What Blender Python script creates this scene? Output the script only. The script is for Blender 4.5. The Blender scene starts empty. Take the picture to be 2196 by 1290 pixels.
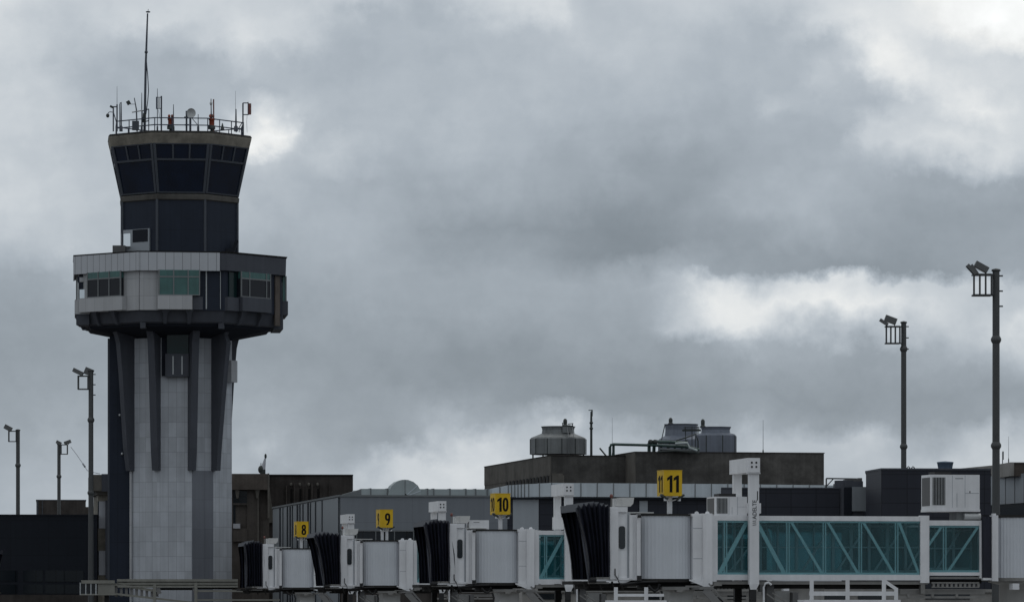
import bpy, math, random
from mathutils import Vector, Matrix
random.seed(7)
R = math.radians
SC = bpy.context.scene
COL = SC.collection
F, CX, YH, ZC = 9300.0, 1098.0, 1287.0, 3.4      # focal length and principal point in photograph pixels, eye height

def S(Y): return Y / F
def W(px, py, Y): return Vector(((px - CX) * Y / F, Y, ZC + (YH - py) * Y / F))

# ------------------------------------------------------------------ materials
MAT = {}
def mat(name, col, rough=.55, metal=0.0, var=.12, vscale=1.2, streak=.12, sscale=1.0, grid=None, spec=.5, bump=0.0, blotch=0.0):
    m = bpy.data.materials.new(name); m.use_nodes = True
    nt = m.node_tree; N = nt.nodes; L = nt.links
    b = N['Principled BSDF']
    b.inputs['Roughness'].default_value = rough; b.inputs['Metallic'].default_value = metal
    b.inputs['Specular IOR Level'].default_value = spec
    tc = N.new('ShaderNodeTexCoord')
    def noise(scale, mapping=None, detail=5, rgh=.6):
        n = N.new('ShaderNodeTexNoise'); n.inputs['Scale'].default_value = scale
        n.inputs['Detail'].default_value = detail; n.inputs['Roughness'].default_value = rgh
        if mapping:
            mp = N.new('ShaderNodeMapping'); mp.inputs['Scale'].default_value = mapping
            L.new(tc.outputs['Object'], mp.inputs['Vector']); L.new(mp.outputs[0], n.inputs['Vector'])
        else: L.new(tc.outputs['Object'], n.inputs['Vector'])
        return n.outputs['Fac']
    def math_(op, a, bb, cc=None):
        n = N.new('ShaderNodeMath'); n.operation = op
        for i, v in enumerate((a, bb, cc)):
            if v is None: continue
            if isinstance(v, (int, float)): n.inputs[i].default_value = v
            else: L.new(v, n.inputs[i])
        return n.outputs[0]
    f = math_('MULTIPLY_ADD', noise(vscale), 2 * var, 1 - var)
    if streak:
        s = noise(1.0, (3.0 * sscale, 3.0 * sscale, .12 * sscale), 4)
        f = math_('MULTIPLY', f, math_('MULTIPLY_ADD', s, 2 * streak, 1 - streak))
    if blotch:
        bl = N.new('ShaderNodeMapRange'); bl.inputs['From Min'].default_value = .42; bl.inputs['From Max'].default_value = .68
        L.new(noise(.45, None, 8, .7), bl.inputs['Value'])
        f = math_('MULTIPLY', f, math_('MULTIPLY_ADD', bl.outputs[0], blotch, 1.0))
    v = N.new('ShaderNodeVectorMath'); v.operation = 'SCALE'; v.inputs[0].default_value = col
    L.new(f, v.inputs['Scale']); out = v.outputs[0]
    if grid:                                   # (panel width, panel height, joint width, joint darkness, tone spread)
        br = N.new('ShaderNodeTexBrick'); br.offset = 0.0
        br.inputs['Scale'].default_value = 1.0; br.inputs['Brick Width'].default_value = grid[0]
        br.inputs['Row Height'].default_value = grid[1]; br.inputs['Mortar Size'].default_value = grid[2]
        br.inputs['Mortar Smooth'].default_value = .3
        sp = grid[4] if len(grid) > 4 else .06
        br.inputs['Color1'].default_value = (1 - sp,) * 3 + (1,); br.inputs['Color2'].default_value = (1 + sp,) * 3 + (1,)
        br.inputs['Mortar'].default_value = (grid[3],) * 3 + (1,)
        L.new(tc.outputs['UV'], br.inputs['Vector'])
        mm = N.new('ShaderNodeVectorMath'); mm.operation = 'MULTIPLY'
        L.new(out, mm.inputs[0]); L.new(br.outputs['Color'], mm.inputs[1]); out = mm.outputs[0]
    L.new(out, b.inputs['Base Color'])
    if bump:
        bp = N.new('ShaderNodeBump'); bp.inputs['Strength'].default_value = bump; bp.inputs['Distance'].default_value = .05
        L.new(noise(6.0), bp.inputs['Height']); L.new(bp.outputs[0], b.inputs['Normal'])
    MAT[name] = m
    return m

def glass(name, tint, gloss=.9, fac_min=.05, rough=.02, haze_tint=(0, 0, 0), haze=0.0):
    """thin tinted glazing: see-through tint plus a Fresnel reflection"""
    m = bpy.data.materials.new(name); m.use_nodes = True
    nt = m.node_tree; N = nt.nodes; L = nt.links; N.remove(N['Principled BSDF'])
    t = N.new('ShaderNodeBsdfTransparent'); t.inputs[0].default_value = (*tint, 1)
    g = N.new('ShaderNodeBsdfGlossy'); g.inputs['Color'].default_value = (gloss, gloss, gloss, 1); g.inputs['Roughness'].default_value = rough
    fr = N.new('ShaderNodeFresnel'); fr.inputs['IOR'].default_value = 1.5
    mx = N.new('ShaderNodeMath'); mx.operation = 'MAXIMUM'; mx.inputs[1].default_value = fac_min
    L.new(fr.outputs[0], mx.inputs[0])
    ms = N.new('ShaderNodeMixShader'); L.new(mx.outputs[0], ms.inputs[0]); L.new(t.outputs[0], ms.inputs[1]); L.new(g.outputs[0], ms.inputs[2])
    df = N.new('ShaderNodeBsdfDiffuse'); df.inputs['Color'].default_value = (*haze_tint, 1)  # diffuse colour mixed in: paints haze and brightness onto the glass
    tc = N.new('ShaderNodeTexCoord'); mp = N.new('ShaderNodeMapping'); mp.inputs['Scale'].default_value = (.9, .9, .35); nz = N.new('ShaderNodeTexNoise'); nz.inputs['Scale'].default_value = 1.2; nz.inputs['Detail'].default_value = 5
    L.new(tc.outputs['Object'], mp.inputs['Vector']); L.new(mp.outputs[0], nz.inputs['Vector'])
    dm = N.new('ShaderNodeMath'); dm.operation = 'MULTIPLY'; dm.inputs[1].default_value = 2 * haze; L.new(nz.outputs['Fac'], dm.inputs[0])
    m2 = N.new('ShaderNodeMixShader'); L.new(dm.outputs[0], m2.inputs[0]); L.new(ms.outputs[0], m2.inputs[1]); L.new(df.outputs[0], m2.inputs[2])
    L.new(m2.outputs[0], N['Material Output'].inputs['Surface'])
    MAT[name] = m

mat('panel_light', (.40, .42, .452), .5, .0, .12, .6, .24, grid=(.62, 1.12, .018, .62, .10), blotch=-.14)
mat('panel_fascia', (.40, .415, .44), .42, .0, .07, .8, .10, grid=(.63, 3.0, .03, .5))
mat('panel_wall', (.37, .375, .385), .5, .0, .08, .8, .12, grid=(.95, 1.3, .02, .72))
mat('panel_dark', (.0175, .0235, .038), .5, .0, .2, .8, .24, grid=(1.5, 2.6, .02, .7), spec=.18)
mat('panel_navy', (.0245, .027, .037), .45, .0, .14, .5, .12, grid=(1.45, .8, .03, .55), spec=.2)
mat('panel_navy_plain', (.0115, .0145, .021), .5, .0, .22, .4, .2, grid=(3.0, 1.4, .03, .75), spec=.16)
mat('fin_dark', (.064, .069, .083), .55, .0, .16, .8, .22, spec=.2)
mat('panel_mid', (.138, .147, .168), .35, .0, .12, .6, .2, grid=(1.6, 2.2, .02, .8))
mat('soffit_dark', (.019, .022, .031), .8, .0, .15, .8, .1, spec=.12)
mat('cab_metal', (.062, .07, .085), .45, .1, .1, 1.5, .1, spec=.3)
mat('concrete_beige', (.24, .22, .185), .85, .0, .2, 1.5, .3, blotch=-.55, bump=.2, spec=.2)
mat('wall_pale', (.29, .28, .265), .85, .0, .18, .6, .3, blotch=-.35, spec=.2)
mat('roof_dark', (.03, .029, .028), .9, .0, .2, 1.2, .2, spec=.1)
mat('concrete_brown', (.095, .084, .076), .9, .0, .24, .5, .4, blotch=-.4, bump=.25, spec=.15)
mat('concrete_brown_light', (.115, .098, .086), .9, .0, .18, .5, .3, blotch=-.35, bump=.25, spec=.15)
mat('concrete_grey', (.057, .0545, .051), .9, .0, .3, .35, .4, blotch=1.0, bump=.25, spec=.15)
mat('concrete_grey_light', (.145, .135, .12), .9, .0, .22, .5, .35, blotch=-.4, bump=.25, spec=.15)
mat('concrete_dark', (.063, .056, .052), .92, .0, .3, .6, .45, blotch=-.45, spec=.12)
mat('steel_clad', (.175, .19, .21), .42, .1, .07, .4, .12, grid=(5.2, 9.0, .02, .8), spec=.3)
mat('steel_clad_ribbed', (.22, .24, .258), .42, .1, .06, .4, .12, spec=.3)
mat('seam_dark', (.018, .021, .028), .7, .0, .1, 1, .05, spec=.15)
mat('duct_silver', (.50, .55, .585), .45, .35, .12, .9, .2, sscale=.8, blotch=-.15)
mat('duct_green', (.32, .36, .362), .48, .3, .14, .9, .2, blotch=-.2)
mat('flange', (.14, .15, .155), .55, .2, .1, 1, .1)
mat('white_paint', (.70, .705, .72), .42, .0, .09, 1.2, .19, blotch=-.13)
mat('white_grubby', (.56, .56, .545), .5, .0, .12, 1.4, .25, blotch=-.2)
mat('slat_white', (.56, .585, .62), .36, .0, .06, .8, .12, blotch=-.08)
mat('beige_beam', (.215, .213, .19), .65, .0, .18, 1.2, .22, blotch=-.2, spec=.25)
mat('grey_beam', (.22, .215, .205), .6, .05, .2, 1.3, .25, blotch=-.3)
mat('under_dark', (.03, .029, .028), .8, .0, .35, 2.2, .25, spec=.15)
mat('bellows', (.0165, .0185, .029), .5, .0, .45, 2.0, .5, sscale=1.4, spec=.3)
mat('rubber', (.012, .012, .013), .7, .0, .2, 2, .1)
mat('yellow', (.62, .395, .014), .45, .0, .08, 1.5, .16, blotch=-.08, spec=.3)
mat('black_ink', (.007, .0065, .006), .6, .0, .1, 2, 0, spec=.15)
mat('ink_grey', (.045, .048, .054), .6, .0, .1, 2, 0, spec=.2)
mat('window_dark', (.012, .016, .02), .12, .0, .2, .6, .0)
mat('window_navy', (.006, .010, .014), .12, .0, .3, .5, .2, grid=(1.6, 3, .05, .45), spec=.3)
mat('cab_glass', (.0038, .0095, .0245), .08, .0, .8, .6, .0, spec=.42)  # strong mottling of the base colour imitates uneven reflections in the panes
mat('teal_pane', (.045, .116, .108), .15, .0, .45, .9, .35, spec=.35)
mat('teal_pane_dark', (.008, .022, .023), .15, .0, .3, .9, .2, spec=.25)
mat('blind_dark', (.013, .0145, .02), .4, .0, .25, 1, .1, spec=.3)
mat('sky_mirror', (.72, .76, .78), .08, .9, .05, 1, .1)  # mirror finish stands in for bright sky seen through the panes
mat('blind_pale', (.40, .41, .44), .5, .0, .08, 1, .15)
mat('frame_white', (.40, .42, .43), .45, .0, .08, 1, .1)
mat('pole_steel', (.062, .065, .066), .5, .2, .14, 1.5, .18)
mat('brace_white', (.84, .85, .85), .5, .0, .04, 1.2, .06)
mat('frame_grey', (.15, .16, .165), .5, .0, .1, 1, .1)
mat('ledge_grey', (.105, .10, .092), .85, .0, .2, 1.5, .3, blotch=-.4, bump=.2, spec=.15)
mat('lamp_grey', (.105, .108, .108), .45, .25, .15, 2, .15)
mat('lens', (.5, .52, .54), .15, .1, .1, 2, 0)
mat('rail_blue', (.05, .062, .09), .5, .2, .12, 2, .1)
mat('mast_steel', (.06, .068, .085), .45, .3, .12, 2, .1)
mat('orange_red', (.24, .045, .02), .5, .0, .2, 3, .2)
mat('dish_grey', (.42, .43, .43), .45, .1, .06, 1, .08)
mat('rust_red', (.15, .05, .04), .6, .0, .2, 3, .1)
mat('galv', (.185, .195, .197), .55, .15, .22, .9, .45, sscale=1.3, blotch=-.45)
mat('galv_blue', (.155, .175, .215), .48, .15, .12, .8, .34, sscale=1.1, blotch=-.25)
mat('pipe_green', (.032, .062, .056), .45, .1, .15, 1.5, .1)
mat('motor_dark', (.035, .042, .04), .6, .2, .2, 3, .1)
mat('vent_blue', (.10, .14, .19), .45, .2, .1, 1, .12)
mat('grille', (.10, .10, .10), .6, .2, .1, 2, .1)
mat('grey_panel', (.30, .325, .35), .45, .05, .06, .7, .1)
mat('floor_grey', (.16, .16, .16), .7, .0, .1, 1, 0)
mat('apron', (.135, .13, .125), .9, .0, .22, .08, .0, grid=(6, 6, .03, .6), bump=.1, spec=.2)
mat('stair_grey', (.17, .168, .165), .6, .1, .2, 2, .1)
glass('teal_glass', (.60, .86, .90), .55, .03, haze_tint=(.12, .44, .48), haze=.085)
glass('teal_glass_back', (.07, .20, .23), .4, .03, haze_tint=(.05, .22, .25), haze=.3)  # darker tint and diffuse teal put in to dim the tunnel's far side

# ------------------------------------------------------------------ mesh builder
class MB:
    def __init__(s, M=None): s.v = []; s.f = []; s.mi = []; s.sm = []; s.cur = 0; s.M = M
    def mat(s, i): s.cur = i; return s
    def add(s, vs, fs, smooth=False):
        o = len(s.v)
        for p in vs:
            p = Vector(p); s.v.append(s.M @ p if s.M else p)
        for f in fs: s.f.append([o + i for i in f]); s.mi.append(s.cur); s.sm.append(smooth)
        return s
    def hexa(s, p):                               # 8 corners: bottom 0-3, top 4-7
        return s.add(p, [(0, 3, 2, 1), (4, 5, 6, 7), (0, 1, 5, 4), (1, 2, 6, 5), (2, 3, 7, 6), (3, 0, 4, 7)])
    def box(s, x0, x1, y0, y1, z0, z1):
        if x0 > x1: x0, x1 = x1, x0
        if y0 > y1: y0, y1 = y1, y0
        if z0 > z1: z0, z1 = z1, z0
        return s.hexa([(x0, y0, z0), (x1, y0, z0), (x1, y1, z0), (x0, y1, z0), (x0, y0, z1), (x1, y0, z1), (x1, y1, z1), (x0, y1, z1)])
    def beam(s, p, q, w, h=None, up=(0, 0, 1)):
        p = Vector(p); q = Vector(q); h = h or w; d = (q - p).normalized(); u = Vector(up)
        if abs(d.dot(u)) > .98: u = Vector((0, 1, 0))
        a = d.cross(u).normalized() * w / 2; b = a.cross(d).normalized() * h / 2
        return s.hexa([p - a - b, p + a - b, q + a - b, q - a - b, p - a + b, p + a + b, q + a + b, q - a + b])
    def loft(s, rings, caps=True, closed=True, smooth=False):
        n = len(rings[0]); vs = [p for r in rings for p in r]; fs = []
        for i in range(len(rings) - 1):
            for j in range(n if closed else n - 1):
                k = (j + 1) % n; fs.append((i * n + j, i * n + k, (i + 1) * n + k, (i + 1) * n + j))
        s.add(vs, fs, smooth)
        if caps and closed:
            s.add(rings[0], [tuple(range(n))[::-1]]); s.add(rings[-1], [tuple(range(n))])
        return s
    def tube(s, pts, r, n=8, smooth=True):
        pts = [Vector(p) for p in pts]; rings = []
        for i, p in enumerate(pts):
            d = (pts[min(i + 1, len(pts) - 1)] - pts[max(i - 1, 0)]).normalized()
            u = Vector((0, 0, 1)) if abs(d.z) < .9 else Vector((0, 1, 0))
            a = d.cross(u).normalized(); b = d.cross(a).normalized()
            rr = r[i] if isinstance(r, (list, tuple)) else r
            rings.append([p + a * rr * math.cos(t) + b * rr * math.sin(t) for t in [2 * math.pi * k / n for k in range(n)]])
        return s.loft(rings, smooth=smooth)
    def lathe(s, c, prof, n=24, smooth=True, rot=0.0):   # prof: (radius, z)
        c = Vector(c)
        rings = [[c + Vector((r * math.sin(t), -r * math.cos(t), z)) for t in [rot + 2 * math.pi * k / n for k in range(n)]] for r, z in prof]
        return s.loft(rings, smooth=smooth)
    def prism(s, poly, z0, z1): return s.loft([[(x, y, z0) for x, y in poly], [(x, y, z1) for x, y in poly]])
    def ball(s, c, rx, ry, rz, n=12):
        c = Vector(c); rings = []
        for i in range(1, 8):
            a = math.pi * i / 8 - math.pi / 2
            rings.append([c + Vector((rx * math.cos(a) * math.cos(t), ry * math.cos(a) * math.sin(t), rz * math.sin(a))) for t in [2 * math.pi * k / n for k in range(n)]])
        return s.loft(rings, smooth=True)
    def build(s, name, mats, parent=None, world=False, flip=False):
        if not isinstance(mats, (list, tuple)): mats = [mats]
        me = bpy.data.meshes.new(name)
        vs = s.v
        if world and parent is not None:
            inv = root_mat(parent).inverted(); vs = [inv @ p for p in vs]
        me.from_pydata([tuple(p) for p in vs], [], s.f)
        for m in mats: me.materials.append(MAT[m])
        me.polygons.foreach_set('material_index', s.mi)
        me.polygons.foreach_set('use_smooth', s.sm)
        me.update()
        uv = me.uv_layers.new(name='UVMap')
        for p in me.polygons:
            nn = p.normal
            t = Vector((-nn.y, nn.x, 0))
            flat = abs(nn.z) > .7 or t.length < 1e-6
            if not flat: t.normalize()
            for li in p.loop_indices:
                co = me.vertices[me.loops[li].vertex_index].co
                uv.data[li].uv = (co.x, co.y) if flat else (co.dot(t), co.z)
        o = bpy.data.objects.new(name, me); COL.objects.link(o)
        if parent is not None: o.parent = parent
        return o

def root_mat(o):
    m = Matrix.Identity(4)
    while o is not None:
        m = Matrix.LocRotScale(o.location, o.rotation_euler, o.scale) @ m; o = o.parent
    return m
def tag(o, label, cat, group=None, kind=None):
    if label: o['label'] = label
    if cat: o['category'] = cat
    if group: o['group'] = group
    if kind: o['kind'] = kind
    return o
def thing(name, label, cat, loc=(0, 0, 0), rz=0.0, group=None):
    o = bpy.data.objects.new(name, None); COL.objects.link(o); o.empty_display_size = .3
    o.location = loc; o.rotation_euler = (0, 0, rz)
    return tag(o, label, cat, group)
def dup(o, parent=None, skip=()):
    c = o.copy(); COL.objects.link(c)
    if parent is not None: c.parent = parent
    for ch in list(o.children):
        if ch.name.split('.')[0] not in skip: dup(ch, c, skip)
    return c

class Fr:
    """a plan frame standing on the ground: origin, heading; turns a sighting (column, row) on one of its planes into local metres"""
    def __init__(s, px, Y, deg):
        s.O = Vector(((px - CX) * Y / F, Y, 0)); s.a = R(deg); s.c = math.cos(s.a); s.s = math.sin(s.a)
    def x(s, px, ly=0):
        k = (px - CX) / F
        return (k * (s.O.y + ly * s.c) - s.O.x + ly * s.s) / (s.c - k * s.s)
    def y(s, px, lx=0):
        k = (px - CX) / F
        return (s.O.x + lx * s.c - k * (s.O.y + lx * s.s)) / (s.s + k * s.c)
    def z(s, py, lx, ly=0): return ZC + (YH - py) * (s.O.y + lx * s.s + ly * s.c) / F
    def P(s, px, py, ly=0):
        lx = s.x(px, ly); return Vector((lx, ly, s.z(py, lx, ly)))
    def box(s, mb, px0, px1, py0, py1, ly0, ly1, ground=False):
        x0, x1 = s.x(px0, ly0), s.x(px1, ly0)
        xm = (x0 + x1) / 2
        z1 = s.z(py0, xm, ly0); z0 = 0 if ground else s.z(py1, xm, ly0)
        return mb.box(x0, x1, ly0, ly1, z0, z1)
    def thing(s, name, label, cat, group=None): return thing(name, label, cat, s.O, s.a, group)

def text(mb, body, height, origin, xdir, ydir, widthscale=.7, bold=.02, depth=.01):
    """flat lettering raised slightly from a face; origin is the centre of the word"""
    cu = bpy.data.curves.new('lettering', 'FONT'); cu.body = body; cu.size = 1.0; cu.offset = bold; cu.extrude = 0.0
    cu.align_x = 'CENTER'; cu.resolution_u = 4
    ob = bpy.data.objects.new('lettering', cu); COL.objects.link(ob)
    dg = bpy.context.evaluated_depsgraph_get(); ev = ob.evaluated_get(dg); me = ev.to_mesh()
    vs = [v.co.copy() for v in me.vertices]; fs = [tuple(p.vertices) for p in me.polygons]
    ev.to_mesh_clear(); bpy.data.objects.remove(ob); bpy.data.curves.remove(cu)
    x0, x1 = min(v.x for v in vs), max(v.x for v in vs); y0, y1 = min(v.y for v in vs), max(v.y for v in vs)
    k = height / (y1 - y0); xd = Vector(xdir).normalized(); yd = Vector(ydir).normalized(); n = xd.cross(yd)
    out = [Vector(origin) + xd * ((v.x - (x0 + x1) / 2) * k * widthscale) + yd * ((v.y - (y0 + y1) / 2) * k) + n * depth for v in vs]
    mb.add(out, fs)

def numeral(mb, body, height, origin, xdir, ydir, depth=.006):
    """heavy condensed numerals cut as flat shapes"""
    xd = Vector(xdir).normalized(); yd = Vector(ydir).normalized(); n = xd.cross(yd)
    W_ = {'1': .42, '0': .54, '8': .54, '9': .54}; gap = .09
    tot = sum(W_[c] for c in body) + gap * (len(body) - 1); k = height * (.86 if len(body) == 1 else .80); x = -tot / 2
    def put(x, y, d): return Vector(origin) + xd * (x * k) + yd * ((y - .5) * height) + n * (depth + d)
    def ring(cx, cy, rx, ry, ix, iy, d, p=2.5):
        N = 28; o = []; q = []
        for j in range(N):
            a = 2 * math.pi * j / N; c, s_ = math.cos(a), math.sin(a); e = lambda v: math.copysign(abs(v) ** (2 / p), v)
            o.append(put(cx + rx * e(c), cy + ry * e(s_), d)); q.append(put(cx + ix * e(c), cy + iy * e(s_), d))
        mb.add(o + q, [(j, (j + 1) % N, N + (j + 1) % N, N + j) for j in range(N)])
    for c in body:
        w = W_[c]; m_ = x + w / 2
        if c == '1': mb.add([put(x + a, b, 0) for a, b in ((.42, 0), (.42, 1), (.27, 1), (.0, .84), (.0, .67), (.20, .77), (.20, 0))], [(0, 1, 2, 3, 4, 5, 6)])
        elif c == '0': ring(m_, .5, .275, .5, .078, .335, 0)
        elif c == '8': ring(m_, .735, .25, .265, .066, .11, 0); ring(m_, .275, .275, .275, .076, .125, .003)
        elif c == '9':
            ring(m_, .68, .275, .32, .075, .155, 0)
            mb.add([put(m_ + a, b, .003) for a, b in ((.27, .68), (.262, .47), (.19, .22), (.04, 0), (-.16, 0), (.0, .21), (.055, .42), (.075, .60))], [(0, 7, 6, 5, 4, 3, 2, 1)])
        x += w + gap

# ------------------------------------------------------------------ camera
cam = bpy.data.cameras.new('camera'); co = bpy.data.objects.new('camera', cam); COL.objects.link(co)
cam.sensor_fit = 'HORIZONTAL'; cam.sensor_width = 36; cam.lens = 36 * F / 2196
cam.shift_y = (YH - 645) / 2196; cam.clip_end = 8000; cam.clip_start = 1
co.location = (0, 0, ZC); co.rotation_euler = (R(90), 0, 0); SC.camera = co

# ------------------------------------------------------------------ sky
def build_world():
    w = bpy.data.worlds.new('World'); SC.world = w; w.use_nodes = True
    nt = w.node_tree; N = nt.nodes; L = nt.links; bg = N['Background']
    def m(op, a, b=None, c=None, clamp=False):
        n = N.new('ShaderNodeMath'); n.operation = op; n.use_clamp = clamp
        for i, v in enumerate((a, b, c)):
            if v is None: continue
            if isinstance(v, (int, float)): n.inputs[i].default_value = v
            else: L.new(v, n.inputs[i])
        return n.outputs[0]
    tc = N.new('ShaderNodeTexCoord'); d = tc.outputs['Generated']
    sx = N.new('ShaderNodeSeparateXYZ'); L.new(d, sx.inputs[0])
    yy = m('MAXIMUM', sx.outputs[1], .02)
    az = m('DIVIDE', sx.outputs[0], yy); el = m('DIVIDE', sx.outputs[2], yy)      # tangents of azimuth and elevation
    def noise(scale, detail, rough=.55, vec=None):
        n = N.new('ShaderNodeTexNoise'); n.inputs['Scale'].default_value = scale; n.inputs['Detail'].default_value = detail
        n.inputs['Roughness'].default_value = rough; L.new(vec or d, n.inputs['Vector']); return n
    n1 = noise(52, 5, .55); n2 = noise(120, 7, .62)
    def centre(n, amp):
        v = N.new('ShaderNodeVectorMath'); v.operation = 'SUBTRACT'; L.new(n.outputs['Color'], v.inputs[0]); v.inputs[1].default_value = (.5, .5, .5)
        s = N.new('ShaderNodeSeparateXYZ'); L.new(v.outputs[0], s.inputs[0]); return m('MULTIPLY', s.outputs[0], amp), m('MULTIPLY', s.outputs[1], amp)
    a1, b1 = centre(n1, .0165); a2, b2 = centre(n2, .0105)
    az2 = m('ADD', m('ADD', az, a1), a2); el2 = m('ADD', m('ADD', el, m('MULTIPLY', b1, .75)), b2)
    # cloud brightness by elevation band (first entry: row) and azimuth (pairs), read as display greys
    rows = [
     (0, "0:214 150:200 300:205 450:205 600:198 750:208 840:200 900:178 950:180 1000:202 1100:210 1200:212 1240:190 1350:192 1500:198 1600:192 1700:198 1750:208 1850:215 2000:230 2100:240 2196:248"),
     (45, "0:210 150:195 300:210 450:204 500:208 560:203 650:205 700:190 750:180 900:174 1000:180 1100:204 1200:210 1230:195 1350:190 1500:192 1600:182 1680:180 1740:205 1850:218 2000:228 2150:246 2196:248"),
     (90, "0:208 100:200 150:192 200:190 300:180 400:190 500:212 560:206 620:200 680:182 750:174 900:177 1050:180 1150:182 1250:190 1400:186 1500:182 1600:178 1700:176 1790:180 1850:214 1900:228 1950:222 2050:215 2150:238 2196:240"),
     (135, "0:204 100:195 150:182 300:172 450:172 500:195 550:185 600:178 700:172 900:175 1050:178 1200:180 1400:182 1550:176 1700:174 1760:188 1820:192 1880:228 1930:230 2000:215 2100:210 2196:212"),
     (180, "0:204 60:205 120:192 180:178 300:170 450:170 560:174 650:176 900:177 1050:180 1200:182 1350:180 1500:176 1650:172 1710:178 1750:192 1850:185 1930:225 2000:220 2060:218 2130:212 2196:210"),
     (230, "0:205 100:198 200:178 300:170 450:175 520:190 560:212 640:196 700:178 800:177 900:178 1000:182 1150:182 1300:178 1400:172 1500:168 1600:170 1630:186 1700:178 1800:176 1870:180 1940:196 2000:205 2060:222 2120:226 2196:212"),
     (270, "0:205 120:195 200:180 450:180 530:215 580:236 630:222 660:190 750:180 850:180 1000:180 1100:178 1200:176 1300:170 1400:165 1500:165 1600:166 1700:168 1800:170 1840:192 1880:206 1950:205 2050:208 2130:212 2196:212"),
     (310, "0:206 130:192 200:185 520:215 560:238 600:210 650:190 725:196 760:188 850:174 950:178 1100:176 1200:166 1300:166 1400:156 1500:155 1600:160 1700:164 1800:168 1850:200 1900:205 2000:214 2100:216 2196:212"),
     (345, "0:206 130:192 200:185 520:200 600:190 680:180 730:190 800:178 900:168 1000:170 1100:168 1200:160 1300:165 1350:155 1420:148 1500:150 1600:156 1700:165 1800:172 1900:188 2000:200 2050:202 2100:206 2196:200"),
     (390, "0:205 100:200 200:188 520:182 600:180 700:172 800:166 900:164 1000:163 1100:164 1200:160 1300:155 1400:145 1500:146 1550:150 1600:158 1700:172 1800:170 1900:165 2000:160 2100:158 2196:158"),
     (440, "0:205 100:198 200:190 520:180 650:174 750:168 850:160 950:155 1050:152 1150:148 1250:146 1350:136 1450:140 1550:158 1650:168 1750:168 1850:162 1950:155 2050:148 2196:148"),
     (490, "0:195 100:195 200:190 520:175 650:170 700:170 800:160 900:145 1000:138 1100:138 1200:134 1300:130 1400:130 1480:145 1550:148 1650:156 1750:158 1850:156 1950:150 2050:145 2196:148"),
     (540, "0:180 100:188 160:192 560:166 640:164 720:172 800:160 900:152 1000:150 1100:148 1200:138 1300:130 1400:128 1480:140 1550:142 1650:143 1750:145 1850:146 1950:146 2050:146 2196:150"),
     (582, "0:165 80:170 150:175 620:160 700:165 800:160 900:158 1000:158 1100:158 1200:148 1300:150 1400:158 1500:158 1600:148 1700:142 1800:138 1900:138 2000:140 2100:146 2196:155"),
     (615, "0:152 150:158 620:155 800:160 900:160 1000:158 1100:158 1200:158 1300:162 1400:170 1480:190 1530:215 1600:196 1680:210 1750:216 1850:214 1950:208 2000:200 2100:200 2150:196 2196:190"),
     (660, "0:148 150:152 620:150 800:156 900:154 1000:156 1100:156 1200:156 1300:158 1400:165 1470:195 1520:222 1600:222 1700:225 1800:230 1900:225 1950:215 2050:200 2120:190 2196:200"),
     (705, "0:142 150:146 600:148 750:148 900:146 1000:148 1100:150 1200:150 1300:152 1380:160 1430:185 1500:205 1560:222 1620:220 1680:200 1780:190 1900:195 2050:195 2150:210 2196:215"),
     (750, "0:142 150:145 560:146 700:144 850:140 950:138 1050:138 1150:142 1300:146 1400:146 1500:150 1560:172 1600:185 1650:165 1750:156 1850:152 1950:160 2050:175 2150:190 2196:195"),
     (800, "0:144 150:148 540:150 700:146 800:142 900:138 1000:137 1100:136 1250:138 1400:140 1550:150 1650:155 1750:148 1850:145 1950:150 2050:155 2196:165"),
     (850, "0:150 150:152 530:155 650:150 750:148 850:148 950:150 1050:144 1150:140 1250:136 1400:136 1550:142 1700:140 1850:140 1950:142 2050:145 2196:150"),
     (900, "0:152 150:156 520:160 570:165 650:155 750:152 850:152 920:165 960:175 1020:165 1100:162 1170:190 1230:200 1260:180 1300:148 1400:140 1500:142 1600:150 1700:152 1850:148 1950:146 2050:148 2196:150"),
     (945, "0:160 150:165 520:165 570:182 610:165 700:150 800:150 900:160 960:200 1050:205 1100:190 1140:185 1280:175 1400:172 1500:172 1600:178 1700:182 1800:188 1850:195 1900:180 2000:170 2100:185 2196:185"),
     (990, "0:165 150:170 510:170 600:165 700:158 770:165 830:200 900:205 960:212 1040:210 1100:200 1250:180 1400:178 1600:180 1770:182 1850:190 1950:185 2050:195 2196:200"),
     (1040, "0:168 200:178 600:175 700:180 780:192 850:205 930:210 1040:208 1200:190 1500:185 1800:185 2196:195"),
     (1110, "0:172 100:178 200:180 1100:184 2196:187")]
    AZ0, AZ1 = (0 - CX) / F, (2196 - CX) / F
    t = m('DIVIDE', m('SUBTRACT', az2, AZ0), AZ1 - AZ0, None, True)
    val = None; prev = None
    for py, spec in rows:
        cr = N.new('ShaderNodeValToRGB'); cr.color_ramp.interpolation = 'CARDINAL'; es = cr.color_ramp.elements
        pts = [tuple(map(float, q.split(':'))) for q in spec.split()]
        while len(es) < len(pts): es.new(.5)
        for e, (x, g) in zip(es, pts):
            e.position = x / 2196; g = g + max(0, 205 - g) * .15 + max(0, g - 208) * .3; c = (g / 255) ** 2.2; e.color = (c, c, c, 1)
        L.new(t, cr.inputs[0]); e_ = (YH - py) / F
        if val is None: val = cr.outputs[0]
        else:
            mr = N.new('ShaderNodeMapRange'); mr.inputs['From Min'].default_value = prev; mr.inputs['From Max'].default_value = e_
            L.new(el2, mr.inputs['Value'])
            mx = N.new('ShaderNodeMix'); mx.data_type = 'RGBA'; L.new(mr.outputs[0], mx.inputs['Factor']); L.new(val, mx.inputs['A']); L.new(cr.outputs[0], mx.inputs['B'])
            val = mx.outputs['Result']
        prev = e_
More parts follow.
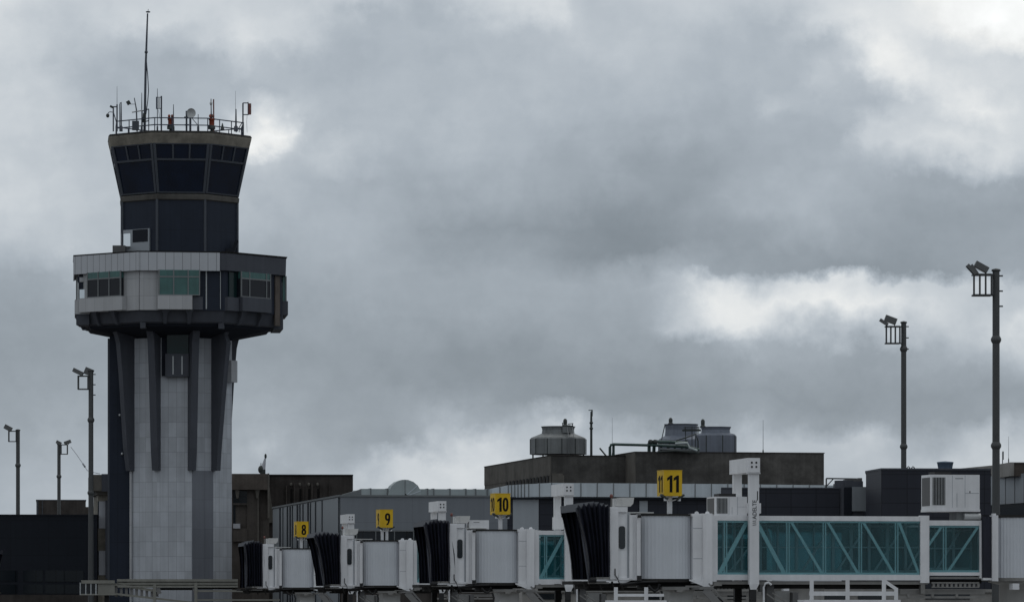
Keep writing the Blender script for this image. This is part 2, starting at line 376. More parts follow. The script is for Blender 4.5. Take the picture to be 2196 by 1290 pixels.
    # the rest of the overcast dome
    mp = N.new('ShaderNodeMapping'); mp.inputs['Scale'].default_value = (1, 1, 2.2); L.new(d, mp.inputs['Vector'])
    g1 = noise(2.6, 8, .6, mp.outputs[0])
    gr = N.new('ShaderNodeValToRGB'); ge = gr.color_ramp.elements
    ge[0].position = .32; ge[0].color = (.26, .26, .26, 1); ge[1].position = .68; ge[1].color = (.72, .72, .72, 1); L.new(g1.outputs['Fac'], gr.inputs[0])
    zen = m('MULTIPLY_ADD', m('MAXIMUM', sx.outputs[2], 0), .80, .76)
    gen = m('MULTIPLY', gr.outputs[0], zen)
    ex = m('MAXIMUM', m('SUBTRACT', m('ABSOLUTE', az), .13), 0); ey = m('MAXIMUM', m('SUBTRACT', m('ABSOLUTE', m('SUBTRACT', el, .06)), .085), 0)
    far = N.new('ShaderNodeMapRange'); far.interpolation_type = 'SMOOTHSTEP'; far.inputs['From Max'].default_value = .22; L.new(m('ADD', ex, ey), far.inputs['Value'])
    behind = m('LESS_THAN', sx.outputs[1], .05)
    fac = m('MAXIMUM', far.outputs[0], behind)
    mx = N.new('ShaderNodeMix'); mx.data_type = 'FLOAT'; L.new(fac, mx.inputs['Factor']); L.new(val, mx.inputs['A']); L.new(gen, mx.inputs['B'])
    n3 = noise(230, 6, .6); n4 = noise(38, 4, .55)
    fine = m('MULTIPLY', m('MULTIPLY_ADD', n3.outputs['Fac'], .10, .95), m('MULTIPLY_ADD', n4.outputs['Fac'], .10, .95))
    n5 = noise(78, 8, .56); pf = N.new('ShaderNodeMapRange'); pf.interpolation_type = 'SMOOTHSTEP'; pf.inputs['From Min'].default_value = .40; pf.inputs['From Max'].default_value = .60; L.new(n5.outputs['Fac'], pf.inputs['Value'])
    mp2 = N.new('ShaderNodeMapping'); mp2.inputs['Scale'].default_value = (1, 1, 3.2); mp2.inputs['Rotation'].default_value = (0, R(12), 0); L.new(d, mp2.inputs['Vector'])
    n6 = noise(60, 7, .55, mp2.outputs[0])
    fine = m('MULTIPLY', fine, m('MULTIPLY', m('MULTIPLY_ADD', pf.outputs[0], .05, .975), m('MULTIPLY_ADD', n6.outputs['Fac'], .12, .94)))
    lum = m('MULTIPLY', mx.outputs['Result'], fine)
    tint = N.new('ShaderNodeValToRGB'); te = tint.color_ramp.elements; L.new(lum, tint.inputs[0])
    te[0].position = .2; te[0].color = (.86, 1, 1.14, 1); te[1].position = .85; te[1].color = (.985, 1, .995, 1)
    e = te.new(.45); e.color = (.895, 1, 1.11, 1)
    cl = N.new('ShaderNodeVectorMath'); cl.operation = 'SCALE'; L.new(tint.outputs[0], cl.inputs[0]); L.new(lum, cl.inputs['Scale'])
    sky = N.new('ShaderNodeTexSky'); sky.sky_type = 'NISHITA'; sky.sun_disc = False; sky.sun_elevation = R(58); sky.sun_rotation = R(150)
    sk = N.new('ShaderNodeVectorMath'); sk.operation = 'SCALE'; L.new(sky.outputs[0], sk.inputs[0]); sk.inputs['Scale'].default_value = .1
    mz = N.new('ShaderNodeMix'); mz.data_type = 'RGBA'; mz.inputs['Factor'].default_value = .03
    L.new(cl.outputs[0], mz.inputs['A']); L.new(sk.outputs[0], mz.inputs['B'])
    L.new(mz.outputs['Result'], bg.inputs['Color']); bg.inputs['Strength'].default_value = 1.0
    w.cycles.sampling_method = 'MANUAL'; w.cycles.sample_map_resolution = 512
build_world()
sun = bpy.data.lights.new('sun', 'SUN'); so = bpy.data.objects.new('sun', sun); COL.objects.link(so)
sun.energy = .5; sun.angle = R(35); sun.color = (1, .97, .92)
so.rotation_euler = (R(90 - 58), 0, R(150 + 180 - 180)); so.location = (0, -50, 80)
sv = SC.view_settings; sv.view_transform = 'Standard'; sv.look = 'None'; sv.exposure = 0; sv.gamma = 1
SC.cycles.max_bounces = 6; SC.cycles.transparent_max_bounces = 16

# ------------------------------------------------------------------ ground
g = MB(); g.add([(-2500, -600, 0), (2500, -600, 0), (2500, 5000, 0), (-2500, 5000, 0)], [(0, 1, 2, 3)])
tag(g.build('ground', 'apron'), 'pale concrete airport apron', None, kind='structure')

# ------------------------------------------------------------------ control tower
def control_tower():
    TY = 330.0; sc = S(TY); tx = (384.8 - CX) * sc; C = Vector((tx, TY, 0)); A0 = -16.5
    T = thing('control_tower', 'tall grey and black air traffic control tower with wide octagonal deck and flared glass cab', 'control tower', C)
    def zt(py, rp): return ZC + (YH - py) * (TY - .93 * rp * sc) / F
    def V(deg, rp, z, cx=0.0):
        a = R(deg); rp = rp * (1.028 if rp >= 200 else 1.02 if 128 <= rp <= 136 else 1.0); return Vector((tx + cx * sc + rp * sc * math.sin(a), TY - rp * sc * math.cos(a), z))
    def oct_(rp, z): return [V(A0 + 45 * k, rp, z) for k in range(8)]
    def face(k, rp):
        a = V(A0 + 45 * k, rp, 0); b = V(A0 + 45 * (k + 1), rp, 0); t = b - a; n = Vector((t.y, -t.x, 0)).normalized()
        return a, t, n
    def fp(k, rp, f, d, z): a, t, n = face(k, rp); return a + t * f + n * d + Vector((0, 0, z))
    def fbox(mb, k, rp, f0, f1, z0, z1, d0, d1):
        q = [fp(k, rp, f0, d1, z0), fp(k, rp, f1, d1, z0), fp(k, rp, f1, d0, z0), fp(k, rp, f0, d0, z0)]
        return mb.hexa(q + [p + Vector((0, 0, z1 - z0)) for p in q])
    # --- shaft: irregular polygon in plan
    ang = [-50.4, -16.7, 19.3, 45.4, 87, 130, 172, -145, -98]
    def sh(deg, rp, z): return V(deg, rp, z, -5)
    zs = zt(724, 118)
    mb = MB(); mb.loft([[sh(a, 118, z) for a in ang] for z in (0, zs)]); mb.build('shaft', 'panel_light', T, True)
    def shbox(mb, i, f0, f1, z0, z1, d0, d1):
        a = sh(ang[i], 118, 0); b = sh(ang[(i + 1) % len(ang)], 118, 0); t = b - a; n = Vector((t.y, -t.x, 0)).normalized()
        q = [a + t * f0 + n * d1, a + t * f1 + n * d1, a + t * f1 + n * d0, a + t * f0 + n * d0]
        return mb.hexa([p + Vector((0, 0, z0)) for p in q] + [p + Vector((0, 0, z1)) for p in q])
    mb = MB(); shbox(mb, 2, .03, .97, 0, zt(1008, 118), -.05, .04); o = mb.build('glazed_strip', 'panel_mid', T, True); o['label'] = 'mid grey vertical panel at the foot of the shaft'
    mb = MB(); shbox(mb, 1, .14, .93, zt(806, 118), zs, -.05, .12); mb.build('void_shade_panel', 'soffit_dark', T, True)  # dark proud panel stands in for the shaded void between the fins
    mb = MB(); shbox(mb, 1, .30, .92, zt(759, 118) + .01, zt(692, 118), .1, .42); mb.build('stair_window', 'teal_pane_dark', T, True)
    mb = MB(); shbox(mb, 1, .25, .93, zt(808, 118), zt(759, 118), .1, .5); pb = mb.build('projecting_box', 'fin_dark', T, True)
    for f in (.46, .72):
        mb = MB(); shbox(mb, 1, f, f + .035, zt(803, 118), zt(764, 118), .49, .53); mb.build('slot', 'frame_white', pb, True)
    mb = MB(); shbox(mb, 3, .62, .95, zt(815, 118), zt(768, 118), .0, .55); mb.build('side_box', 'panel_wall', T, True)
    # dark stair block on the left flank
    mb = MB()
    bx0, bx1 = tx + (240 - 384) * sc, tx + (303 - 384) * sc
    mb.box(bx0, bx1, TY - 62 * sc, TY + 95 * sc, 0, zt(716, 118)); o = mb.build('stair_block', 'panel_dark', T, True)
    mb = MB(); mb.box(bx0 - .16, bx0, TY - 58 * sc, TY + 95 * sc, 0, zt(722, 118)); mb.build('corner_trim', 'cab_metal', T, True)
    mb = MB(); mb.box(tx + (284 - 384) * sc, tx + (288.5 - 384) * sc, TY - 80 * sc, TY - 55 * sc, 0, zt(1009, 118)); mb.build('downpipe', 'panel_wall', T, True)
    for px, py in ((258, 808), (257, 889), (262, 972)):
        p = W(px, py, TY - 64 * sc); mb = MB(); mb.lathe(p, [(.0, -.1), (.09, -.08), (.09, .06), (0, .09)], 8); mb.build('lamp', 'lens', T, True)
    # fins, tapering downwards
    prof = [(10, 1008), (15, 960), (30, 800), (37, 735), (42, 718), (50, 704), (60, 690)]
    for a in ang:
        if a in (-98, 87): continue
        mb = MB(); al = R(a); u = Vector((math.sin(al), -math.cos(al), 0)); t = Vector((u.y, -u.x, 0)) * (.27 if a not in (45.4,) else .2)
        rings = []
        for off, py in prof:
            z = zt(py, 118); c0 = sh(a, 110, z); c1 = sh(a, 118 + off * (1.3 if a == 45.4 and py > 720 else .95), z)
            rings.append([c0 - t, c1 - t, c1 + t, c0 + t])
        mb.loft(rings); mb.build('fin', 'fin_dark', T, True)
    # --- underside slab and skirt
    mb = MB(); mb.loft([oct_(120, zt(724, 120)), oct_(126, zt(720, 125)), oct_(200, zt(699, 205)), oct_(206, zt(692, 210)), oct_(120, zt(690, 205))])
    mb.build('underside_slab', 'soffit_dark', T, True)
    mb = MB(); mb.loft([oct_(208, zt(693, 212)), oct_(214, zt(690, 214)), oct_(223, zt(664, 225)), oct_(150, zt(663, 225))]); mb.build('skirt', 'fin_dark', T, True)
    # corbels
    def corbel(k, f, wd=.055):
        mb = MB(); zt_, zm, zb = zt(662, 230), zt(671, 225), zt(694, 216); q = []
        rings = []
        for z, w_, d in ((zb, wd * .35, -.35), (zm, wd * .5, .12), (zt_, wd * 1.1, .25)):
            rings.append([fp(k, 228, f - w_, d, z), fp(k, 228, f + w_, d, z), fp(k, 228, f + w_, -.9, z), fp(k, 228, f - w_, -.9, z)])
        mb.loft(rings); mb.build('corbel', 'fin_dark', T, True)
    for k, fs in ((-1, (.28, .58)), (0, (.30, .58)), (1, (.30, .64)), (-2, (.3, .6)), (2, (.3, .6))):
        for f in fs: corbel(k, f)
    mb = MB()
    for a in (A0, A0 + 45): 
        p = V(a, 208, 0); mb.box(p.x - .2, p.x + .2, p.y - .12, p.y + .8, zt(704, 208), zt(688, 208))
    mb.build('drip_block', 'fin_dark', T, True)
    # --- deck walls (light to the left, dark to the right)
    z0, z1 = zt(665, 228), zt(579, 228)
    mb = MB(); mb.loft([oct_(226, z0), oct_(226, z1)]); mb.build('deck_core', 'panel_dark', T, True)
    mb = MB()
    fbox(mb, -1, 226, .085, 1.0, z0, z1, -.05, .10); fbox(mb, 0, 226, 0, .235, z0, z1, -.05, .10); fbox(mb, -2, 226, 0, .98, z0, z1, -.05, .10)
    mb.build('deck_wall', 'panel_wall', T, True)
    for k, f, w_ in ((0, .775, .014), (0, .945, .006)):
        mb = MB(); fbox(mb, k, 226, f, f + w_, zt(662, 226), zt(580, 226), .0, .08); mb.build('light_strip', 'frame_white', T, True)
    mb = MB(); fbox(mb, 1, 226, .87, .955, zt(690, 226), zt(582, 226), -.05, .1); mb.build('pilaster', 'concrete_brown_light', T, True)
    mb = MB(); fbox(mb, 2, 226, .02, .8, zt(696, 226), zt(664, 226), -.6, .12); mb.build('bay_base', 'fin_dark', T, True)
    # corner bay at the far left, seen end on
    yv = TY - 130 * sc; X = lambda px: (px - CX) * yv / F; Zc = lambda py: ZC + (YH - py) * yv / F
    mb = MB(); mb.box(X(160), X(192), yv, yv + 3.2, Zc(673), Zc(644)); cbp = mb.build('bay_parapet', 'panel_wall', T, True)
    mb = MB(); mb.box(X(163), X(191), yv + .1, yv + 3.0, Zc(696), Zc(673)); mb.build('bay_base', 'fin_dark', T, True)
    mb = MB(); mb.box(X(166), X(191.5), yv + .25, yv + 3.0, Zc(644), Zc(592)); cw = mb.build('bay_window', 'panel_dark', T, True)
    mb = MB(); mb.box(X(170), X(182), yv + .18, yv + .24, Zc(643), Zc(620)); mb.build('bright_pane', 'sky_mirror', cw, True)
    mb = MB(); mb.box(X(170), X(190), yv + .18, yv + .24, Zc(604), Zc(594)); mb.build('blind', 'panel_wall', cw, True)
    mb = MB(); mb.box(X(165.5), X(168.5), yv + .1, yv + .25, Zc(644), Zc(606)); mb.build('window_post', 'frame_white', cw, True)
    # bays
    def bay(k, f0, f1, p0, p1, light, pane, blind, dep=.58, split=(.33, .66)):
        zs_, zp, zh = zt(634, 230), zt(664, 230), zt(579, 230); zm = zt(594, 230)
        b = MB(); fbox(b, k, 226, p0, p1, zp, zs_, .0, dep); par = b.build('bay_parapet', 'panel_wall' if light else 'fin_dark', T, True)
        b = MB(); d = dep - .12
        for f in (f0, *[f0 + (f1 - f0) * q for q in split], f1): fbox(b, k, 226, f - .007, f + .007, zs_, zh, d - .06, d + .03)
        fbox(b, k, 226, f0, f1, zm - .05, zm + .05, d - .05, d + .025); fbox(b, k, 226, f0, f1, zs_, zs_ + .07, d - .05, d + .04)
        win = b.build('bay_window', 'frame_grey', T, True)
        b = MB(); fbox(b, k, 226, f0, f1, zs_ + .01, zm, .11, d - .01); b.build('pane', blind, win, True)
        b = MB(); fbox(b, k, 226, f0, f1, zm + .001, zh - .02, .11, d - .012); b.build('transom_pane', pane, win, True)
    bay(-1, .21, .755, .09, .80, True, 'teal_pane', 'blind_dark')
    bay(0, .225, .70, .21, .615, True, 'teal_pane', 'teal_pane', split=(.36, .72))
    bay(1, .21, .72, .21, .72, False, 'teal_pane', 'blind_dark', split=(.28, .86))
    bay(-2, .12, .88, .06, .94, True, 'teal_pane_dark', 'sky_mirror', .3)
    bay(2, .10, .84, .06, .9, False, 'teal_pane', 'teal_pane', .5)
    mb = MB(); fbox(mb, -1, 226, .42, .58, zt(633, 230), zt(618, 230), .26, .31); mb.build('desk_screen', 'blind_pale', T, True)
    mb = MB(); fbox(mb, 1, 226, .0, .2, zt(665, 228), zt(636, 228), -.05, .3); mb.build('dark_parapet', 'fin_dark', T, True)
    mb = MB(); fbox(mb, 0, 226, .62, .74, zt(664, 228), zt(636, 228), -.05, .3); mb.build('dark_parapet', 'fin_dark', T, True)
    mb = MB(); fbox(mb, 1, 226, .06, .19, zt(636, 228), zt(582, 228), -.05, .1); mb.build('corner_pane', 'teal_pane_dark', T, True)
    # fascia
    zb, ztp = zt(579, 236), zt(542, 236)
    mb = MB(); mb.loft([oct_(224, zb + .02), oct_(235, zb), oct_(236, ztp), oct_(120, ztp + .02)]); mb.build('deck_fascia', 'fin_dark', T, True)
    mb = MB(); fbox(mb, 0, 236, 0, .92, zb - .05, ztp + .02, -.03, .07); fbox(mb, -1, 236, -.01, 1.01, zb - .05, ztp + .02, -.03, .07); fbox(mb, -2, 236, 0, 1.0, zb - .05, ztp + .02, -.03, .07)
    o = mb.build('fascia_cladding', 'panel_fascia', T, True)
    mb = MB(); mb.loft([oct_(237.5, ztp + .025), oct_(239, ztp + .12), oct_(228, ztp + .13)]); mb.build('fascia_cap', 'roof_dark', T, True)
    # --- drum
    zd0, zd1 = zt(545, 129), zt(427, 129)
    mb = MB(); mb.loft([oct_(129, zd0 - .6), oct_(129, zd1)]); mb.build('drum', 'panel_dark', T, True)
    mb = MB()
    for k in range(8):
        p = V(A0 + 45 * k, 129.6, 0); mb.lathe((p.x, p.y, 0), [(.11, zd0 - .5), (.11, zd1)], 6)
    mb.build('drum_trim', 'cab_metal', T, True)
    b = MB(); fbox(b, -1, 129, .04, .8, zt(545, 129), zt(489, 129), 0, .12); w_ = b.build('stair_head_window', 'grey_panel', T, True)
    b = MB(); fbox(b, -1, 129, .06, .26, zt(528, 129), zt(497, 129), .1, .15); b.build('bright_pane', 'sky_mirror', w_, True)
    b = MB(); fbox(b, -1, 129, .32, .76, zt(517, 129), zt(490, 129), .1, .14); b.build('dim_pane', 'seam_dark', w_, True)
    b = MB(); fbox(b, -2, 129, .5, .98, zt(545, 129), zt(494, 129), 0, .12); b.build('stair_head_window', 'frame_white', T, True)
    # ledge
    mb = MB(); mb.loft([oct_(129, zt(429, 132)), oct_(133, zt(427, 132)), oct_(134, zt(418, 134)), oct_(128, zt(414, 132))]); mb.build('ledge', 'ledge_grey', T, True)
    # --- cab
    rb, rt = 130.5, 157.0; pb_, pt_ = 414, 307; zc0, zc1 = zt(pb_, rb), zt(pt_, rt)
    def rr(py): return rb + (rt - rb) * (pb_ - py) / (pb_ - pt_)
    mb = MB(); mb.loft([oct_(rb - 4, zc0), oct_(rt - 4, zc1)]); mb.build('cab_core', 'cab_glass', T, True)
    def cpt(k, f, py, d=0.0):
        r_ = rr(py); return fp(k, r_, f, d, zt(py, r_))
    def cslab(mb, k, f0, f1, py0, py1, d0, d1):     # a slab lying in the tilted plane of one cab face
        q0 = [cpt(k, f0, py1, d1), cpt(k, f1, py1, d1), cpt(k, f1, py1, d0), cpt(k, f0, py1, d0)]
        q1 = [cpt(k, f0, py0, d1), cpt(k, f1, py0, d1), cpt(k, f1, py0, d0), cpt(k, f0, py0, d0)]
        return mb.hexa(q0 + q1)
    fr = MB()
    for k in range(8):
        for f0, f1, a, b_ in ((.0, .05, pt_, pb_), (.95, 1.0, pt_, pb_), (.05, .95, 339.5, 344), (.05, .95, 307, 309.5), (.05, .95, 411, 414), (.335, .365, 309.5, 339.5), (.635, .665, 309.5, 339.5)):
            cslab(fr, k, f0, f1, a, b_, -.1, .08)
    fr.build('cab_frame', 'cab_metal', T, True)
    for k in (-2, -1, 0, 1):
        for f0, f1, a, b_ in ((.052, .333, 310, 339), (.367, .633, 310, 339), (.667, .948, 310, 339), (.052, .948, 344.5, 410.5)):
            b = MB(); cslab(b, k, f0, f1, a, b_, -.08, .0); b.build('cab_window', 'cab_glass', T, True)
    # roof
    mb = MB(); mb.loft([oct_(148, zt(309, 155)), oct_(159, zt(308, 157)), oct_(164, zt(288, 163)), oct_(164, zt(284, 163))]); mb.build('roof_fascia', 'concrete_beige', T, True)
    mb = MB(); mb.loft([oct_(162, zt(284, 163) - .05), oct_(165, zt(284, 163)), oct_(162, zt(280, 163)), oct_(20, zt(279, 163))]); mb.build('roof', 'roof_dark', T, True)
    # railing
    zr = zt(281, 150); mb = MB()
    for lv in (252.5, 267.5):
        z = zt(lv, 150)
        for k in range(8): mb.beam(V(A0 + 45 * k, 146, z), V(A0 + 45 * (k + 1), 146, z), .075)
    for k in range(8):
        for f in (0, .33, .66):
            p = fp(k, 146, f, 0, 0); mb.beam((p.x, p.y, zr - .1), (p.x, p.y, zt(252, 150)), .07)
    mb.build('roof_railing', 'rail_blue', T, True)
    # kit on the deck roof
    mb = MB(); p = W(258, 534, TY - 3); mb.box(p.x - .55, p.x + .4, p.y - .4, p.y + .4, ztp, p.z + .25)
    tag(mb.build('condenser_unit', 'grille'), 'small grey box beside the left foot of the tower drum', 'condenser')
    mb = MB(); p = W(500, 530, TY - 2); mb.box(p.x - .55, p.x + .12, p.y - .4, p.y + .4, ztp, p.z - .1); mb.beam((p.x - .2, p.y, ztp), (p.x + .3, p.y, p.z + .55), .25); mb.beam((p.x + .1, p.y - .1, p.z + .3), (p.x + .42, p.y - .1, p.z + .42), .12)
    tag(mb.build('roof_ladder', 'seam_dark'), 'black ladder head at the right foot of the tower drum', 'ladder')
    return T
control_tower()

# ------------------------------------------------------------------ kit on the tower roof
def roof_kit():
    Y0 = 326.0; zr = ZC + (YH - 279) * 326 / F
    def th(name, label, cat, px, Y=Y0, group=None): p = W(px, 279, Y); return thing(name, label, cat, (p.x, p.y, zr), 0, group), Y
    def stick(T, Y, pts, r, m='mast_steel', name='pole', n=6):
        mb = MB(); mb.tube([W(x, y, Y) for x, y in pts], r, n); return mb.build(name, m, T, True)
    def down(px, py): return (px, 282)
    # tall mast
    t, Y = th('antenna_mast', 'tallest thin mast leaning slightly with flat disc on its top', 'mast', 312)
    stick(t, Y, [(310, 282), (312.5, 140), (313.5, 112)], [.10, .085, .075]); stick(t, Y, [(313.5, 113), (316.5, 29)], [.08, .055], name='upper_pole')
    mb = MB(); p = W(317.5, 25.5, Y); mb.lathe(p, [(0, -.08), (.17, -.05), (.17, .02), (0, .06)], 10); mb.tube([p, p + Vector((.02, 0, .2))], .02, 5); mb.build('top_disc', 'mast_steel', t, True)
    mb = MB(); p = W(313.5, 112, Y); mb.lathe(p, [(.05, -.1), (.12, -.08), (.12, .08), (.05, .1)], 8); mb.build('coupling', 'mast_steel', t, True)
    stick(t, Y, [(314, 131), (317, 165), (318.5, 195), (317, 215), (313, 245)], .035, name='cable')
    mb = MB()
    for a, b in (((305, 282), (305, 238)), ((319, 282), (319, 234)), ((305, 238), (319, 234)), ((306, 262), (319, 259))): mb.beam(W(*a, Y + .5), W(*b, Y + .5), .07)
    mb.build('base_frame', 'rail_blue', t, True)
    mb = MB(); mb.beam(W(309, 262, Y), W(310, 243, Y), .22); mb.build('winch', 'motor_dark', t, True)
    # whips
    for px, y0, r, lab, dy in ((251, 185, .018, 'hair thin whip aerial at the left end of the tower roof', 1), (304, 199, .035, 'thin rod aerial just left of the tall mast', -.5), (260, 219, .05, 'dark hooked pipe pole second from the left roof corner', -1),
                               (372, 224, .04, 'spiky tapered aerial behind the left orange beacon', 1), (425, 245, .04, 'short thin rod aerial right of the round dish', -.6), (506, 234, .07, 'thick dark pole near the right end of the railing', -1.5), (337.5, 190, .03, 'slim aerial rising behind the striped panel antenna', .8), (505, 195, .012, 'very faint hair aerial near the right end of the roof', -.4)):
        t, Y = th('whip_antenna', lab, 'aerial', px, Y0 + dy, 'aerials on the control tower roof')
        stick(t, Y, [(px, 282), (px, y0 + 30), (px, y0)], [r, r, r * .6])
        mb = MB(); mb.lathe(W(px, 282, Y), [(r * 2.2, 0), (r * 2.2, .35), (r, .45)], 8); mb.build('mount', 'mast_steel', t, True)
        if px == 260: stick(t, Y, [(260, 221), (257.5, 221), (257, 224), (257, 282)], .04, name='pipe')
    # camera pole
    t, Y = th('camera_pole', 'dark pole with hanging dome camera at the left roof corner', 'camera', 243, Y0 - 1)
    stick(t, Y, [(243, 282), (243, 229)], .05); stick(t, Y, [(243, 241), (236, 240), (232.5, 241.5), (231, 245)], .03, name='arm')
    mb = MB(); p = W(231, 248, Y); mb.ball(p, .13, .13, .16, 8); mb.build('dome_camera', 'motor_dark', t, True)
    stick(t, Y, [(237, 229.5), (251, 229)], .05, name='crossbar'); mb = MB(); mb.beam(W(238, 231, Y), W(240, 227, Y), .22); mb.build('camera', 'motor_dark', t, True)
    stick(t, Y, [(243, 240), (252, 270)], .035, name='stay'); stick(t, Y, [(251, 282), (251, 224)], .055, name='pole')
    # weather arm
    t, Y = th('weather_sensor', 'leaning post with side arm and small panel above a grey box', 'sensor', 294, Y0 - .8)
    stick(t, Y, [(294, 282), (292.5, 235), (288, 210)], [.06, .05, .03]); stick(t, Y, [(291, 223.5), (278, 223.5)], .02, name='arm')
    mb = MB(); mb.beam(W(277.5, 224, Y), W(273.5, 217, Y), .22, .28); mb.build('panel', 'motor_dark', t, True)
    mb = MB(); a = W(284, 279, Y); b = W(298, 260, Y); mb.box(a.x, b.x, Y - .3, Y + .1, zr - .1, b.z); mb.build('cabinet', 'cab_metal', t, True)
    stick(t, Y, [(283, 241), (305, 237)], .05, 'dish_grey', 'boom')
    # panel antennas
    t, Y = th('panel_antenna', 'striped pair of slim panels on a pole right of the tall mast', 'antenna', 346, Y0 + .3, 'panel antennas on the control tower roof')
    stick(t, Y, [(346, 282), (346, 206)], .06)
    for px in (336, 341): mb = MB(); mb.beam(W(px, 234, Y - .2), W(px, 208, Y - .2), .1, .1); mb.build('panel', ('rail_blue', 'dish_grey')[px > 337], t, True)
    mb = MB()
    for y in (209, 233): mb.beam(W(335, y, Y), W(346, y, Y), .05)
    mb.build('bracket', 'mast_steel', t, True)
    stick(t, Y, [(340, 236), (342, 250), (345, 256)], .015, name='cable')
    t, Y = th('panel_antenna', 'square framed panel held off a post at the right roof corner', 'antenna', 521, Y0 - 2, 'panel antennas on the control tower roof')
    stick(t, Y, [(521, 284), (521, 221)], .055)
    mb = MB()
    for a, b in (((521, 221), (533, 221)), ((521, 246), (533, 246)), ((532, 219), (532, 247))): mb.beam(W(*a, Y), W(*b, Y), .07)
    mb.build('bracket', 'mast_steel', t, True)
    mb = MB(); mb.beam(W(535.5, 246, Y), W(535.5, 222, Y), .18, .12); mb.build('panel', 'rust_red', t, True)
    mb = MB(); mb.beam(W(538, 245, Y + .05), W(538, 222.5, Y + .05), .06, .1); mb.build('panel_cover', 'dish_grey', t, True)
    stick(t, Y, [(530, 247), (529, 262), (530, 284)], .012, name='cable')
    mb = MB()
    for a, b in (((506, 284), (520, 262)), ((513, 284), (513, 272))): mb.beam(W(*a, Y), W(*b, Y), .06)
    mb.build('stay', 'rail_blue', t, True)
    # beacons
    for px, dy, lab in ((366, 0, 'orange obstruction beacon left of the round dish'), (454, .4, 'orange obstruction beacon below the twin poles')):
        t, Y = th('obstruction_light', lab, 'beacon', px, Y0 - .6 + dy, 'orange beacons on the control tower roof')
        mb = MB(); mb.lathe(W(px, 270, Y), [(.28, -.25), (.28, 0), (.2, .04)], 10); mb.build('base', 'motor_dark', t, True)
        mb = MB(); mb.lathe(W(px, 270, Y), [(.2, .04), (.2, .42), (.24, .44), (.24, .55)], 10); mb.build('drum', 'orange_red', t, True)
        for s_ in (-1, 1): mb = MB(); mb.ball(W(px + 3.2 * s_, 249, Y), .1, .1, .13, 8); mb.build('lamp', 'orange_red' if s_ < 0 else 'rust_red', t, True)
        mb = MB(); mb.box(*[q for q in (W(px, 0, Y).x - .1, W(px, 0, Y).x + .1)], Y - .1, Y + .1, zr - .1, W(px, 274, Y).z); mb.build('stand', 'motor_dark', t, True)
    # twin poles
    t, Y = th('twin_pole', 'two rusty poles side by side, one with a bulb near its top', 'pole', 456, Y0 + .6)
    stick(t, Y, [(453.5, 282), (452.5, 212)], [.06, .03]); stick(t, Y, [(458.5, 282), (458, 213)], .05, 'rust_red', 'pole')
    mb = MB(); mb.ball(W(452.5, 222, Y), .1, .1, .16, 8); mb.build('bulb', 'dish_grey', t, True); mb = MB(); mb.beam(W(453, 253, Y), W(453, 245, Y), .2); mb.build('junction_box', 'motor_dark', t, True)
    # dish
    t, Y = th('satellite_dish', 'round grey dish facing the viewer above the tower railing', 'satellite dish', 408, Y0 - .3)
    mb = MB(); c = W(410, 242.5, Y); rings = []
    for r_, d in ((.02, .10), (.2, .07), (.31, .02), (.345, -.03), (.345, -.0), (.2, .12)):
        rings.append([c + Vector((r_ * math.cos(a), d, r_ * 1.05 * math.sin(a))) for a in [2 * math.pi * k / 20 for k in range(20)]])
    mb.loft(rings, smooth=True); mb.build('reflector', 'dish_grey', t, True)
    stick(t, Y + .3, [(409, 282), (409, 246)], .05); stick(t, Y + .3, [(411, 253), (423, 267)], .03, name='strut'); stick(t, Y + .1, [(400, 282), (400, 238)], .07, name='pole')
    mb = MB(); mb.beam(W(395, 252, Y), W(404, 252, Y), .12); mb.beam(W(396, 268, Y), W(405, 268, Y), .1); mb.build('clamp', 'motor_dark', t, True)
    # small cone
    p = W(477, 279, Y0 - 1.2); mb = MB(); mb.lathe((p.x, p.y, zr - .1), [(.17, 0), (.13, .1), (.03, .48), (.0, .5)], 10)
    tag(mb.build('vent_cone', 'motor_dark'), 'small dark cone standing right of the twin poles', 'vent')
roof_kit()

